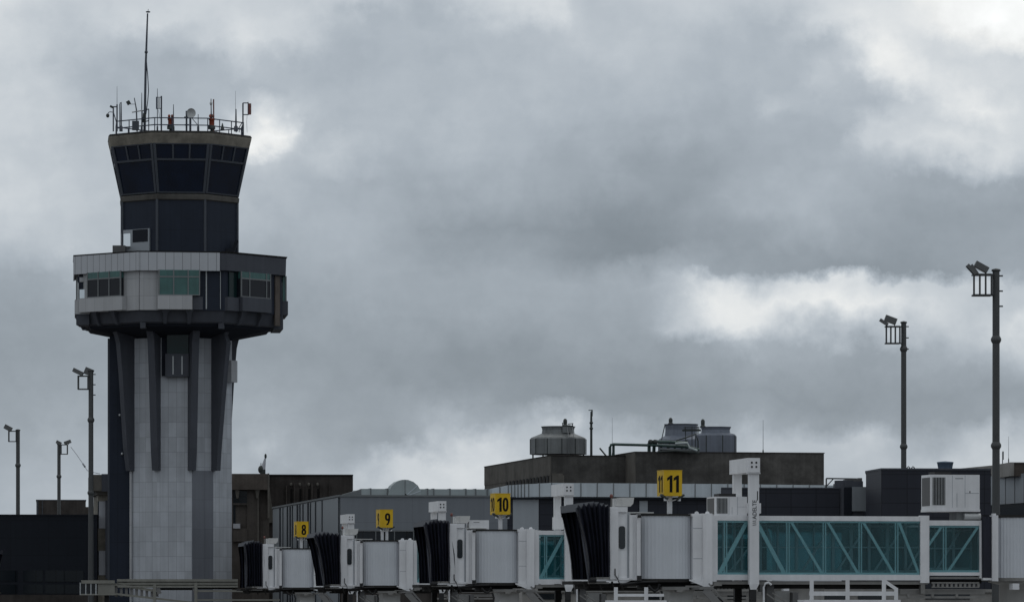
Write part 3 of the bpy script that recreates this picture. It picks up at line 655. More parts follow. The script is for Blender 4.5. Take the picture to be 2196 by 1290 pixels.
# ------------------------------------------------------------------ passenger boarding bridges
BF = Fr(1307, 175, 10.5)
def make_bellows(T, wt, wb, seed, D=3.2):
    """pleated black canopy; wt, wb: its reach at the top and at the bottom"""
    B = BF; P = B.P; bx = B.box; rnd = random.Random(seed)
    def part(name, m, fn, parent=None):
        mb = MB(); fn(mb); return mb.build(name, m, parent or T)
    def bell(mb):
        n = 15; rings = []
        for i in range(n):
            t = i / (n - 1); tt = t ** 1.1 + (rnd.uniform(-.012, .012) if 0 < i < n - 1 else 0)
            xt = 1308 - wt * tt; xb = 1308 - wb * tt
            o = ((.13 if i % 2 else -.10) + rnd.uniform(-.04, .04)) * (1 if i else 0)
            yt = 1086 - (6 * math.sin(math.pi * t * .9)) + 5 * t * t + rnd.uniform(-.8, .8)
            ft, fb_ = P(xt, yt, -.12 - o), P(xb, 1241, -.12 - o)
            bt, bb_ = Vector((ft.x, D + .12 + o, ft.z)), Vector((fb_.x, D + .12 + o, fb_.z))
            up = Vector((0, 0, o * .9))
            fr_ = []
            for q in (.25, .5, .75):
                m1 = fb_.lerp(ft, q); m1 += Vector((.10 * t * t * (1 - abs(q - .5)) + rnd.uniform(-.025, .025), rnd.uniform(-.02, .03), 0)); fr_.append(m1)
            rings.append([fb_] + fr_ + [ft + up, bt + up] + [Vector((m.x, bt.y, m.z)) for m in fr_[::-1]] + [bb_])
        mb.loft(rings, caps=False, closed=False)
        e = rings[-1]; mb.add([p + Vector((1.25, 0, 0)) for p in e], [tuple(range(len(e)))])
    b = part('canopy_bellows', 'bellows', bell)
    k = wb / 62
    part('bumper', 'rubber', lambda mb: mb.tube([P(1308 - wb, 1242, -.15), P(1308 - 40 * k, 1242, -.15)], .12, 8), b)
    part('sill', 'grey_beam', lambda mb: bx(mb, 1308 - 40 * k, 1307, 1236.5, 1241, -.25, .1), b)
    part('end_hoop', 'fin_dark', lambda mb: mb.tube([P(1308 - wb, 1240, -.2), P(1308 - (wb + wt) / 2 + 2, 1160, -.2), P(1308 - wt + 1, 1090, -.2), P(1308 - wt + 1, 1090, D + .1)], .045, 6), b)

def jet_bridge():
    B = BF; T = B.thing('jet_bridge', 'nearest white boarding bridge with long teal glass tunnel under the gate 11 sign', 'boarding bridge', 'boarding bridges along the apron')
    def part(name, m, fn, parent=None):
        mb = MB(); fn(mb); return mb.build(name, m, parent or T)
    bx = B.box; P = B.P
    D = 3.2
    make_bellows(T, 73, 46, 1)
    # --- cab
    def cab(mb):
        bx(mb, 1307, 1326, 1088, 1241, -.04, .35); bx(mb, 1307, 1326, 1088, 1241, D - .3, D + .05)
        bx(mb, 1306, 1346, 1086, 1097, -.02, D); bx(mb, 1308, 1376, 1238, 1243, 0, D)
        p = [P(1326, 1096, .05), P(1345, 1096, .12), P(1345, 1240, .12), P(1326, 1247, .05)]
        q = [v + Vector((0, .1, 0)) for v in p]
        mb.hexa([p[3], p[2], q[2], q[3], p[0], p[1], q[1], q[0]])
        mb.hexa([P(1326, 1249, .04), P(1340, 1249, .06), P(1340, 1249, .5), P(1326, 1249, .5), P(1326, 1240, .04), P(1362, 1240, .06), P(1362, 1240, .5), P(1326, 1240, .5)])
        bx(mb, 1326, 1345, 1097, 1238, D - .2, D)
    cab_ = part('cab', 'white_paint', cab)
    for y_ in (1131, 1196): part('panel_seam', 'grey_panel', lambda mb: bx(mb, 1486.5, 1507.5, y_, y_ + 1.2, -.126, -.12))
    def rwin(mb):
        x0, x1 = B.x(1327.5, 0), B.x(1341, 0); z0, z1 = B.z(1176, x0), B.z(1127, x0); r = .1; pts = []
        for cx_, cz, a0 in ((x1 - r, z1 - r, 0), (x0 + r, z1 - r, 90), (x0 + r, z0 + r, 180), (x1 - r, z0 + r, 270)):
            for k in range(5): a = R(a0 + k * 22.5); pts.append((cx_ + r * math.cos(a), cz + r * math.sin(a)))
        mb.loft([[(x, .02, z) for x, z in pts], [(x, .1, z) for x, z in pts]][::-1])
    part('cab_window', 'window_dark', rwin, cab_)
    for q in ((1350, 1357, 1103, 1241, -.02, .2), (1357.02, 1365.98, 1103, 1241, .08, .2), (1366, 1374, 1102, 1241, -.06, .2)): part('side_pillar', 'white_paint', lambda mb: bx(mb, *q), cab_)
    part('door_recess', 'grey_panel', lambda mb: bx(mb, 1345, 1350, 1098, 1241, .12, .3), cab_)
    part('cable', 'rubber', lambda mb: mb.tube([P(1319, 1218, -.06), P(1319, 1232, -.08), P(1325, 1240, -.1), P(1328, 1250, -.1)], .022, 5), cab_)
    def lampbox(mb):
        bx(mb, 1323, 1331, 1067, 1085, .2, 1.1)
        a = [P(1331, 1066, .3), P(1360, 1066, .3), P(1358, 1079, .3), P(1352, 1085, .3), P(1331, 1085, .3)]
        mb.loft([a, [v + Vector((0, .9, 0)) for v in a]]); bx(mb, 1326, 1346, 1085, 1090, .4, 1.0)
    part('floodlight_housing', 'white_grubby', lampbox)
    part('roof_rod', 'grey_beam', lambda mb: mb.tube([P(1311, 1087, .5), P(1311, 1064, .5)], .025, 5)); 
    part('warning_light', 'rust_red', lambda mb: mb.ball(P(1311, 1063, .5), .07, .07, .09, 8))
    # --- slatted rotunda
    cxl = (B.x(1376, 0) + B.x(1486, 0)) / 2 + .05; rad = 1.40; zlo, zhi = B.z(1240, cxl), B.z(1105, cxl)
    def slat(mb):
        n = 112; ring = []
        for k in range(n):
            a = 2 * math.pi * k / n; r_ = rad + (.008 if k % 2 else -.005)
            ring.append((cxl + r_ * math.sin(a), 1.25 - r_ * math.cos(a)))
        mb.loft([[(x, y, zlo) for x, y in ring], [(x, y, zhi) for x, y in ring]])
    cab2 = part('slat_curtain', 'slat_white', slat)
    def disc(mb, r_, z0, z1): mb.lathe((cxl, 1.25, 0), [(r_, z0), (r_, z1)], 40, False)
    part('rotunda_roof', 'under_dark', lambda mb: disc(mb, rad + .06, zhi, B.z(1101, cxl)))
    part('roof_ladder', 'white_grubby', lambda mb: [bx(mb, 1346, 1402, 1097, 1099.5, .5, .8), bx(mb, 1346, 1352, 1097, 1103, .4, .8)])
    part('floor_ring', 'under_dark', lambda mb: disc(mb, rad + .02, B.z(1247, cxl), zlo))
    part('curtain_roller', 'rubber', lambda mb: [mb.lathe(P(1371, 1238, -.25), [(.1, -.09), (.1, .09)], 10), mb.lathe(P(1371, 1106, -.2), [(.08, -.06), (.08, .06)], 8)], cab2)
    # --- portal columns
    def portal(mb):
        bx(mb, 1486, 1508, 1103, 1250, -.12, .3); bx(mb, 1508, 1528, 1100, 1252, -.28, .35)
        bx(mb, 1484, 1528, 1100.5, 1107, -.1, D)
        bx(mb, 1528, 1537, 1104, 1246, -.02, .3)
        mb.hexa([P(1478, 1244, -.2), P(1508, 1256, -.3), P(1508, 1256, .4), P(1478, 1244, .4), P(1478, 1241, -.2), P(1508, 1243, -.3), P(1508, 1243, .4), P(1478, 1241, .4)])
        bx(mb, 1508, 1524, 1251, 1257, -.28, .35)
        for px in (1494, 1517): mb.tube([P(px, 1100, -.05), P(px, 1100, .3)], .09, 10)
    part('portal_column', 'white_paint', portal)
    part('portal_column', 'white_paint', lambda mb: [bx(mb, 1486, 1528, 1103, 1250, D - .3, D + .15), bx(mb, 1528, 1537, 1104, 1246, D - .5, D - .1)])
    # --- tunnels
    def tunnel(px0, px1, ytop, yglass, ybot, ysill, ly0, ly1, posts, diags, diags_back, endcol):
        def frame(mb):
            bx(mb, px0, px1, ytop, yglass - 1, ly0, ly0 + .16); bx(mb, px0, px1, ybot, ysill, ly0 - .03, ly0 + .16)
            bx(mb, px0, px0 + 3, yglass - 1, ybot, ly0 + .0, ly0 + .1)
            bx(mb, *endcol, ytop - 1 if endcol[1] - endcol[0] > 9 else ytop, ysill + 6, ly0 - .05, ly0 + .25)
        fr = part('tunnel_frame', 'white_paint', frame)
        part('tunnel_frame', 'white_paint', lambda mb: [bx(mb, px0, px1, ytop, yglass - 1, ly1 - .16, ly1), bx(mb, px0, px1, ybot, ysill, ly1 - .16, ly1), bx(mb, *endcol, ytop, ysill + 6, ly1 - .25, ly1 + .05)])
        part('tunnel_roof', 'white_grubby', lambda mb: bx(mb, px0, px1, ytop + 2, yglass - 3, ly0 + .17, ly1 - .17))
        part('tunnel_floor', 'floor_grey', lambda mb: bx(mb, px0, px1, ybot + 1.5, ysill - 1, ly0 + .17, ly1 - .17))
        part('tunnel_glass', 'teal_glass', lambda mb: mb.add([P(px0 + 2, ybot + .5, ly0 + .05), P(px1 - 1, ybot + .5, ly0 + .05), P(px1 - 1, yglass - 1.5, ly0 + .05), P(px0 + 2, yglass - 1.5, ly0 + .05)], [(0, 1, 2, 3)]))
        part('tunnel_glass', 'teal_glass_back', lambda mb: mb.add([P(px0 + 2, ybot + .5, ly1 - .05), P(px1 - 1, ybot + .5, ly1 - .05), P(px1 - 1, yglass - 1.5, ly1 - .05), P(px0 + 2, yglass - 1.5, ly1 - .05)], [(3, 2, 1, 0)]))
        def brace(mb):
            for px in posts:
                for dx in (-2.6, 2.6): bx(mb, px + dx - 1.2, px + dx + 1.2, yglass, ybot, ly0 + .09, ly0 + .17)
            for (a, b_, w_) in diags: mb.beam(P(a[0], a[1], ly0 + .13), P(b_[0], b_[1], ly0 + .13), .07, w_)
            bx(mb, px0, px1, ybot - 4.5, ybot, ly0 + .08, ly0 + .17); bx(mb, px0, px1, yglass - 1, yglass + 3, ly0 + .08, ly0 + .17)
        part('front_brace', 'brace_white', brace)
        def brace2(mb):
            for px in posts: bx(mb, px + 18, px + 22, yglass, ybot, ly1 - .22, ly1 - .1)
            for (a, b_, w_) in diags_back: mb.beam(P(a[0], a[1], ly1 - .2), P(b_[0], b_[1], ly1 - .2), .07, w_)
            bx(mb, px0, px1, ybot - 10, ybot - 3, ly1 - .2, ly1 - .1); bx(mb, px0, px1, yglass + 8, yglass + 12, ly1 - .2, ly1 - .1)
            bx(mb, px0, px1, (yglass + ybot) / 2 - 3, (yglass + ybot) / 2, ly1 - .3, ly1 - .25)
            for k, px in enumerate(range(int(px0) + 14, int(px1) - 20, 39)): bx(mb, px, px + 2 + (k * 7 % 5), yglass + 3, ybot, ly1 - .24, ly1 - .1)
        part('back_brace', 'grey_panel', brace2)
        return fr
    W1 = .11
    tunnel(1536, 1976, 1105.5, 1117, 1231, 1243, 0, 2.2, (1556, 1690, 1768, 1845, 1923),
           [((1541, 1231), (1602, 1117), .16), ((1622, 1117), (1683, 1231), .16), ((1696, 1117), (1764, 1231), W1), ((1774, 1117), (1841, 1231), W1), ((1850, 1117), (1917, 1231), W1), ((1927, 1117), (1971, 1231), W1)],
           [((1560, 1231), (1625, 1150), .08), ((1640, 1117), (1660, 1190), .08), ((1715, 1231), (1775, 1140), .08), ((1790, 1231), (1850, 1140), .08), ((1870, 1231), (1930, 1140), .08), ((1940, 1231), (1990, 1150), .08)], (1974, 1993))
    tunnel(1990, 2104, 1115, 1127, 1226, 1233, .2, 2.0, (2026,), [((1990, 1170), (2020, 1127), .1), ((2032, 1226), (2098, 1127), .1)], [((2005, 1226), (2060, 1135), .08)], (2101, 2109))
    for q in ((1530, 1990, 1245, 1252, .05, .4), (1530, 1990, 1245, 1252, 1.75, 2.1), (1995, 2105, 1236, 1240, .2, .5)): part('floor_beam', 'grey_beam', lambda mb: bx(mb, *q))
    for q in ((1545, 1985, 1252, 1261, .5, 1.6), (1990, 2105, 1242, 1250, .6, 1.7)): part('gap_shade', 'under_dark', lambda mb: bx(mb, *q))  # dark bars stand in for the shaded gap under the floor beams
    def rack(mb):
        bx(mb, 1998, 2100, 1247, 1250, .1, .3); bx(mb, 1998, 2100, 1257, 1259, .1, .3)
        for k in range(11): bx(mb, 2000 + 9.6 * k, 2005 + 9.6 * k, 1250, 1257, .12, .28)
    part('cable_rack', 'grey_beam', rack)
    for q in ((1930, 2112, 1263, 1273, .3, .6), (1900, 2112, 1277, 1282, .2, .4)): part('service_rail', 'grey_beam', lambda mb: bx(mb, *q))
    part('rail_hanger', 'grey_beam', lambda mb: [bx(mb, 1975, 1984, 1248, 1272, .0, .3), bx(mb, 1946, 1951, 1273, 1280, .15, .3), bx(mb, 1998, 2003, 1273, 1280, .15, .3), bx(mb, 2050, 2055, 1273, 1280, .15, .3)])
    # --- lift portal with its cross beam
    def lift(mb):
        bx(mb, 1607.5, 1628, 1012, 1252, -.42, -.12)
        mb.hexa([P(1609, 1263, -.41), P(1622, 1263, -.41), P(1622, 1263, -.13), P(1609, 1263, -.13), P(1606.5, 1250, -.43), P(1628.5, 1250, -.43), P(1628.5, 1250, -.11), P(1606.5, 1250, -.11)])
        bx(mb, 1604, 1632, 1078, 1100, -.3, -.02)
    lc = part('lift_column', 'white_paint', lift)
    def lift2(mb): bx(mb, 1574, 1591, 1010, 1252, 2.3, 2.6); bx(mb, 1572, 1597, 1070, 1102, 2.25, 2.65)
    part('lift_column', 'white_paint', lift2)
    def xbeam(mb):
        x0, x1 = B.x(1604, -.55), B.x(1630, -.55); z0, z1 = B.z(1012, x0, -.55), B.z(981, x0, -.55)
        mb.box(x0, x1, -.55, 2.7, z0, z1); mb.box(x0 + .02, x1 + .03, -.5, -.15, z0 - .06, z0)
    xb = part('cross_beam', 'white_paint', xbeam)
    def bolts(mb):
        for px in (1612.5, 1622):
            for py in (991, 1000): mb.box(B.x(px - 1.7, -.56), B.x(px + 1.7, -.56), -.57, -.54, B.z(py + 1.9, B.x(px, -.56), -.56), B.z(py - 1.9, B.x(px, -.56), -.56))
    part('bolt_hole', 'black_ink', bolts, xb)
    def letters(mb):
        c = P(1618, 1092, -.425); text(mb, 'ADELTE', .17, c, (0, 0, 1), (-1, 0, 0), .92, .012, .004)
        for k in range(3):
            z = P(1618, 1124 - 4.2 * k, -.426); mb.hexa([z + Vector((-.075, 0, -.03)), z + Vector((.075, 0, -.012)), z + Vector((.075, .004, -.012)), z + Vector((-.075, .004, -.03)), z + Vector((-.075, 0, -.005)), z + Vector((.075, 0, .013)), z + Vector((.075, .004, .013)), z + Vector((-.075, .004, -.005))])
        bx(mb, 1623.5, 1625.5, 1052, 1072, -.43, -.41)
    part('lettering', 'ink_grey', letters, lc)
    for (a, b_, ly0, ly1) in ((1609, 1622, -.4, -.14), (1576, 1591, 2.32, 2.58)):
        part('lift_leg', 'rubber', lambda mb: bx(mb, a, b_, 1255, 1287, ly0, ly1, ground=False) and mb.box(B.x(a, ly0), B.x(b_, ly0), ly0, ly1, .7, B.z(1286, B.x(a, ly0), ly0)))
    part('wheel_axle', 'under_dark', lambda mb: mb.box(B.x(1600, 0) - .3, B.x(1600, 0) + .6, -.7, 2.9, .5, .9))
    for y_ in (-.75, -.05, 2.25, 2.95):
        part('wheel', 'rubber', lambda mb: mb.tube([(B.x(1610, 0), y_ - .17, .55), (B.x(1610, 0), y_ + .17, .55)], .55, 20))
    # --- clutter below the cab
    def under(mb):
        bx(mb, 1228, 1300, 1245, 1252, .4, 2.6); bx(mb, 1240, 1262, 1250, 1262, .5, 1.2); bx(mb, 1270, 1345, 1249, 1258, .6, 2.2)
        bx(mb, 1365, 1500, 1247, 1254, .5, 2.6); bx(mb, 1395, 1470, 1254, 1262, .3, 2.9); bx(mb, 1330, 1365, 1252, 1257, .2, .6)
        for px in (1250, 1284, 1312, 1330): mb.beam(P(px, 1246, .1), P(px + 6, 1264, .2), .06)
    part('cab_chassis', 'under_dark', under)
    for q in ((1262, 1306, 1247, 1250.5, -.05, .1), (1420, 1478, 1257, 1264, .0, 2.8), (1452, 1466, 1264.1, 1268, -.1, .3), (1530, 1548, 1247, 1255, -.1, .3)): part('chassis_rail', 'grey_beam', lambda mb: bx(mb, *q))
    for q in (([(1390, 1254), (1397, 1262), (1404, 1267), (1411, 1262), (1415, 1251)], .06), ([(1418, 1266), (1422, 1279), (1420, 1300)], .05), ([(1330, 1252), (1372, 1247), (1410, 1246)], .05), ([(1516, 1262), (1534, 1276), (1552, 1290)], .04)):
        part('hose', 'rubber', lambda mb: mb.tube([P(x, y, -.15) for x, y in q[0]], q[1], 6))
    part('support_box', 'white_grubby', lambda mb: [mb.box(B.x(1435, .6), B.x(1486, .6), .6, 2.4, 0, B.z(1266, cxl, .6)), bx(mb, 1430, 1490, 1263, 1266, .5, 2.5)])
    def stairs(mb):
        for ly in (-.55, -1.35):
            mb.beam(P(1512, 1262, ly), P(1512, 1262, ly) + Vector((3.9, 0, -4.4)), .06, .3)
            mb.beam(P(1520, 1250, ly), P(1520, 1250, ly) + Vector((3.9, 0, -4.4)), .05, .05)
        for k in range(15):
            p = P(1512, 1262, -.55) + Vector((3.9, 0, -4.4)) * (k / 15); mb.box(p.x - .1, p.x + .2, -1.35, -.55, p.z - .03, p.z + .02)
        bx(mb, 1500, 1530, 1258, 1263, -1.4, .3)
    part('service_stairs', 'stair_grey', stairs)
    part('handrail', 'white_paint', lambda mb: [mb.tube([P(1638, 1300, -.4), P(1638, 1258, -.4), P(1641, 1250, -.4), P(1648, 1248, -.4), P(1654, 1253, -.4)], .045, 8)])
    part('guy_rod', 'grey_beam', lambda mb: mb.beam(P(1644, 1272, -.3), P(1672, 1292, -.3), .05)); part('guy_rod', 'grey_beam', lambda mb: mb.beam(P(1656, 1270, -.1), P(1688, 1293, -.1), .05))
    for q in ((1644, 1660, 1248, 1300, .3, .9), (1630, 1637, 1252, 1268, -.2, .2), (1700, 1712, 1269, 1300, .0, .5)): part('junction_box', 'grille', lambda mb: bx(mb, *q))
    part('control_cabinet', 'white_grubby', lambda mb: bx(mb, 1662, 1700, 1266, 1300, .8, 1.6))
    # --- end rotunda at the terminal side
    part('tunnel_bellows', 'bellows', lambda mb: [mb.tube([P(px, 1107 + 4 * (i % 2), .1), P(px + 1, 1238, .1)], .12, 6) for i, px in enumerate((2111, 2115, 2119, 2123, 2127))] + [bx(mb, 2108, 2128, 1106, 1238, .2, 2.1)])
    part('end_portal', 'white_paint', lambda mb: [bx(mb, 2128, 2141, 1104, 1245, -.1, .3), bx(mb, 2128, 2141, 1104, 1245, 2.0, 2.4), bx(mb, 2108, 2128, 1238, 1243, .0, .3), bx(mb, 2130, 2136, 1100, 1104, -.05, .2)])
    rx = B.x(2141, 0) + 1.75
    def slat2(mb):
        n = 180; r0 = 2.1; ring = []
        for k in range(n):
            a = 2 * math.pi * k / n; r_ = r0 + (.014 if k % 2 else -.01); ring.append((rx + r_ * math.sin(a), 1.4 - r_ * math.cos(a)))
        mb.loft([[(x, y, B.z(1238, rx)) for x, y in ring], [(x, y, B.z(1109, rx)) for x, y in ring]])
    part('end_rotunda', 'slat_white', slat2)
    part('end_rotunda_roof', 'under_dark', lambda mb: mb.lathe((rx, 1.4, 0), [(2.15, B.z(1109, rx)), (2.15, B.z(1103.5, rx))], 40, False))
    part('end_rotunda_base', 'grey_beam', lambda mb: mb.lathe((rx, 1.4, 0), [(2.1, B.z(1245, rx)), (2.1, B.z(1238, rx))], 40, False))
    part('rotunda_column', 'white_grubby', lambda mb: mb.lathe((rx, 1.4, 0), [(1.25, 0), (1.25, B.z(1252, rx)), (1.7, B.z(1247, rx)), (1.7, B.z(1245, rx))], 32))
    part('column_lamp', 'white_paint', lambda mb: bx(mb, 2172, 2186, 1250, 1263, -.4, .1))
    return T
JB = jet_bridge()
JBL = ['white boarding bridge second nearest, with a small white roof box beneath the gate 10 sign', 'white boarding bridge beneath the gate 9 sign, between two others', 'farthest small white boarding bridge beneath the gate 8 sign, beside the tower']
STEP = Vector((-7.0, 38.0, 0))
bridges = [JB]
for i in range(3):
    o = dup(JB, None, ('canopy_bellows',)); make_bellows(o, (67, 82, 66)[i], (51, 52, 60)[i], 11 + i); o.location = JB.location + STEP * (i + 1) + Vector(((0, 0.0, .15, .45)[i + 1], 0, 0)); o['label'] = JBL[i]; bridges.append(o)
# bridge cut off by the left edge: mirrored cab with its bellows towards us
o = thing('jet_bridge', 'dark bellows of a boarding bridge cut off at the left edge of the view', 'boarding bridge', (0, 0, 0), 0, 'boarding bridges along the apron')
for ch in JB.children:
    if ch.name.split('.')[0] in ('canopy_bellows', 'cab', 'slat_curtain', 'rotunda_roof', 'floor_ring', 'support_box', 'cab_chassis'): dup(ch, o)
q = W(-60, 1287, 318); o.scale = (-1, 1, 1); o.location = (q.x, q.y, -.15); o.rotation_euler = (0, 0, R(-10))

# gate signs
def gate_sign(i, num):
    base = bridges[i]; off = Vector((BF.x(1431, 1.2), 1.2, 0)); rot = base.rotation_euler.z
    loc = base.location + Matrix.Rotation(rot, 3, 'Z') @ off
    xm = BF.x(1431, 1.2); z = lambda py: BF.z(py, xm, 1.2)
    zb = z(1104)
    T = thing('gate_sign', 'yellow box sign numbered %s on a white post above its bridge' % num, 'gate sign', (loc.x, loc.y, zb), R(18.5), 'yellow gate number signs')
    w2 = .395; z0, z1 = z(1063) - zb, z(1009) - zb; cx_ = .1
    mb = MB(); mb.box(cx_ - w2, cx_ + w2, -w2, w2, z0, z1); sb = mb.build('sign_box', 'yellow', T)
    mb = MB(); mb.box(cx_ - w2 - .012, cx_ + w2 + .012, -w2 - .012, w2 + .012, z1, z1 + .025); mb.build('lid', 'yellow', sb)
    h = .56 if i == 0 else .54; zc = (z0 + z1) / 2 - .02
    ws = .66 if len(num) == 1 else .60
    for nrm in range(4):
        a = nrm * math.pi / 2; n = Vector((math.sin(a), -math.cos(a), 0)); xd = Vector((math.cos(a), math.sin(a), 0))
        mb = MB(); numeral(mb, num, .69, Vector((cx_, 0, zc)) + n * w2 + xd * (.07 if len(num) == 1 else 0.0), xd, (0, 0, 1)); mb.build('number', 'black_ink', sb)
    for dx in ((0,) if i != 2 else (-.14, .14)):
        mb = MB(); mb.box(cx_ + dx - (.085 if i != 2 else .065), cx_ + dx + (.085 if i != 2 else .065), -.08, .08, -.05, z0); mb.build('post', 'white_paint', T)
    for s_ in (-1, 1):
        mb = MB(); mb.M = Matrix.Translation((cx_ + s_ * .36, -.3, z0 - .05)) @ Matrix.Rotation(s_ * R(-32), 4, 'Y')
        mb.box(-.17, .17, -.1, .1, -.03, .05); fl = mb.build('floodlight', 'motor_dark', T)
        mb = MB(); mb.beam((cx_, -.05, z0 - .22), (cx_ + s_ * .34, -.28, z0 - .09), .04); mb.box(cx_ + s_ * .30 - .05, cx_ + s_ * .30 + .05, -.36, -.26, z0 - .2, z0 - .1); mb.build('bracket', 'white_paint', fl)
for i, n in enumerate(('11', '10', '9', '8')): gate_sign(i, n)

# ------------------------------------------------------------------ air conditioners, roof boxes on the bridges
def ac_unit(label, px0, pxl, px1, py0, py1, ly0, ly1, legs):
    B = BF; T = B.thing('air_conditioner', label, 'air conditioner', 'white air conditioners on the nearest bridge')
    x0, x1 = B.x(px0, ly0), B.x(px1, ly0); xm = (x0 + x1) / 2; z1, z0 = B.z(py0, xm, ly0), B.z(py1, xm, ly0); h = z1 - z0
    mb = MB(); mb.box(x0, x1, ly0, ly1, z0, z1); mb.box(x0 - .02, x1 + .02, ly0 - .02, ly1 + .02, z0 - .1, z0); mb.build('casing', 'white_paint', T)
    g0 = x0 + .08; g1 = B.x(pxl, ly0); n = 8
    mb = MB(); mb.box(g0, g1, ly0 - .012, ly0, z0 + .12 * h, z1 - .08 * h); gr = mb.build('grille', 'black_ink', T)
    mb = MB()
    for k in range(n):
        x = g0 + (g1 - g0) * (k + .5) / n; mb.box(x - .009, x + .009, ly0 - .02, ly0 - .012, z0 + .12 * h, z1 - .08 * h)
    mb.build('louvre', 'frame_white', gr)
    mb = MB(); mb.box(x0 - .012, x0, ly0 + .12, ly1 - .12, z0 + .1 * h, z1 - .08 * h); mb.build('side_grille', 'grille', T)
    mb = MB()
    for f in (.44, .70): x = x0 + (x1 - x0) * f; mb.box(x - .008, x + .008, ly0 - .006, ly0, z0 + .05 * h, z1 - .02 * h)
    mb.box(x0 + (x1 - x0) * .70, x1 - .03, ly0 - .006, ly0, z0 + .46 * h, z0 + .475 * h); mb.box(x0 + (x1 - x0) * .53, x0 + (x1 - x0) * .54, ly0 - .006, ly0, z0 + .06 * h, z0 + .46 * h)
    mb.build('panel_seam', 'grey_panel', T)
    if legs:
        mb = MB(); xx = x0 + (x1 - x0) * .55; mb.box(xx, x1 - .1, ly0 + .15, ly1 - .2, z0 - .5, z0 - .1); mb.build('stand', 'galv', T)
        mb = MB(); mb.tube([(xx + .3, ly0 + .1, z0 - .3), (x1 + .05, ly0 + .1, z0 - .3)], .14, 10); mb.build('hose', 'dish_grey', T)
        mb = MB(); mb.box(xx + .5, xx + .54, ly0 - .006, ly0, z0 + .47 * h, z0 + .53 * h); mb.build('latch', 'ink_grey', T)
        mb = MB(); mb.box(x0 + (x1 - x0) * .5, x0 + (x1 - x0) * .66, ly0 - .006, ly0, z1 - .12 * h, z1 - .1 * h); mb.build('nameplate', 'flange', T)
    mb = MB(); mb.box(x0 + .25, x0 + .95, ly0 + .3, ly1 - .2, z1, z1 + .13); mb.build('fan_guard', 'rubber', T)
ac_unit('small white air conditioner with louvres behind the lift column', 1533, 1560, 1602, 1064, 1105, .15, 1.6, False)
ac_unit('large white air conditioner raised above the narrow tunnel end', 1996, 2027, 2101, 1017, 1091, .35, 1.75, True)
b10 = bridges[1]; T = thing('roof_box', 'plain white box on the roof of the gate 10 bridge', 'equipment box', b10.location, b10.rotation_euler.z)
mb = MB(); BF.box(mb, 1356, 1408, 1077, 1101, .6, 1.4); mb.build('casing', 'white_paint', T)
mb = MB(); BF.box(mb, 1368, 1383, 1082, 1083.5, .592, .6); mb.build('nameplate', 'flange', T)
mb = MB(); BF.box(mb, 1358, 1406, 1101, 1104, .7, 1.3); mb.build('foot', 'grille', T)

# ------------------------------------------------------------------ floodlight masts
def flood_mast(label, px, Y, ytop, wpx, cage, lamps, flanges, bars, pegs=1):
    p0 = W(px, ytop, Y); T = thing('floodlight_mast', label, 'light mast', (p0.x, Y, 0), 0, 'apron floodlight masts'); r = wpx * S(Y) / 2
    mb = MB(); mb.lathe((p0.x, Y, 0), [(r * 1.25, 0), (r * 1.02, p0.z * .6), (r * .98, p0.z)], 14); mb.build('pole', 'pole_steel', T, True)
    for fy in flanges:
        z = W(px, fy, Y).z; mb = MB(); mb.lathe((p0.x, Y, z), [(r, -r * 1.1), (r * 1.45, -r * .3), (r * 1.45, r * .3), (r, r * 1.1)], 14); mb.build('flange', 'pole_steel', T, True)
    mb = MB(); mb.lathe((p0.x, Y, p0.z), [(r * 1.0, 0), (r * 1.3, .02), (r * 1.2, r * .6), (0, r * .9)], 14)
    mb.build('cap', 'pole_steel', T, True)
    for k in range(3 * pegs): mb = MB(); z = p0.z - r * (1.2 + 4.2 * k); mb.beam((p0.x, Y, z), (p0.x + (r * 1.9 if cage[0] < px else -r * 1.9), Y, z), r * .4); mb.build('step_peg', 'pole_steel', T, True)
    x0, x1, y0, y1 = cage; a, b = W(x0, y0, Y), W(x1, y1, Y); dp = abs(b.x - a.x) * .9; bw = max(.07, r * .34)
    mb = MB()
    for yy in (Y - dp / 2, Y + dp / 2):
        for z in (a.z, b.z): mb.beam((a.x, yy, z), (b.x, yy, z), bw)
        n = bars
        for k in range(n): x = a.x + (b.x - a.x) * k / (n - 1) + (0 if yy < Y else .12 * (b.x - a.x) * (bars > 2)); mb.beam((x, yy, b.z), (x, yy, a.z), bw)
    for x in (a.x, b.x):
        for z in (a.z, b.z): mb.beam((x, Y - dp / 2, z), (x, Y + dp / 2, z), bw)
    mb.box(min(a.x, b.x), max(a.x, b.x), Y - dp / 2, Y + dp / 2, b.z - bw * .4, b.z + bw * .1)
    for z in (a.z, b.z): mb.beam(((a.x + b.x) / 2, Y, z), (p0.x, Y, z), bw * 1.2)
    mb.build('maintenance_cage', 'pole_steel', T, True)
    for (lx0, ly0, lx1, ly1, th_, dy) in lamps:
        q0, q1 = W(lx0, ly0, Y + dy), W(lx1, ly1, Y + dy); d = q1 - q0; wd = .34 * abs(d.length) + .22
        mb = MB(); mb.beam(q0, q1, wd * 1.15, th_ * 1.35); fl = mb.build('floodlight', 'lamp_grey', T, True)
        nrm = Vector((-d.z, 0, d.x)).normalized() * (1 if d.x > 0 else -1)
        mb = MB(); mb.beam(q0.lerp(q1, .12) - nrm * th_ * .69, q0.lerp(q1, .88) - nrm * th_ * .69, wd * .8, .02); mb.build('lens', 'window_dark', fl, True)
        c = q0.lerp(q1, .75); mb = MB(); mb.beam(c, (c.x + .1 * (1 if x0 < px else -1), Y + dy, a.z), bw * .8); mb.build('yoke', 'pole_steel', fl, True)
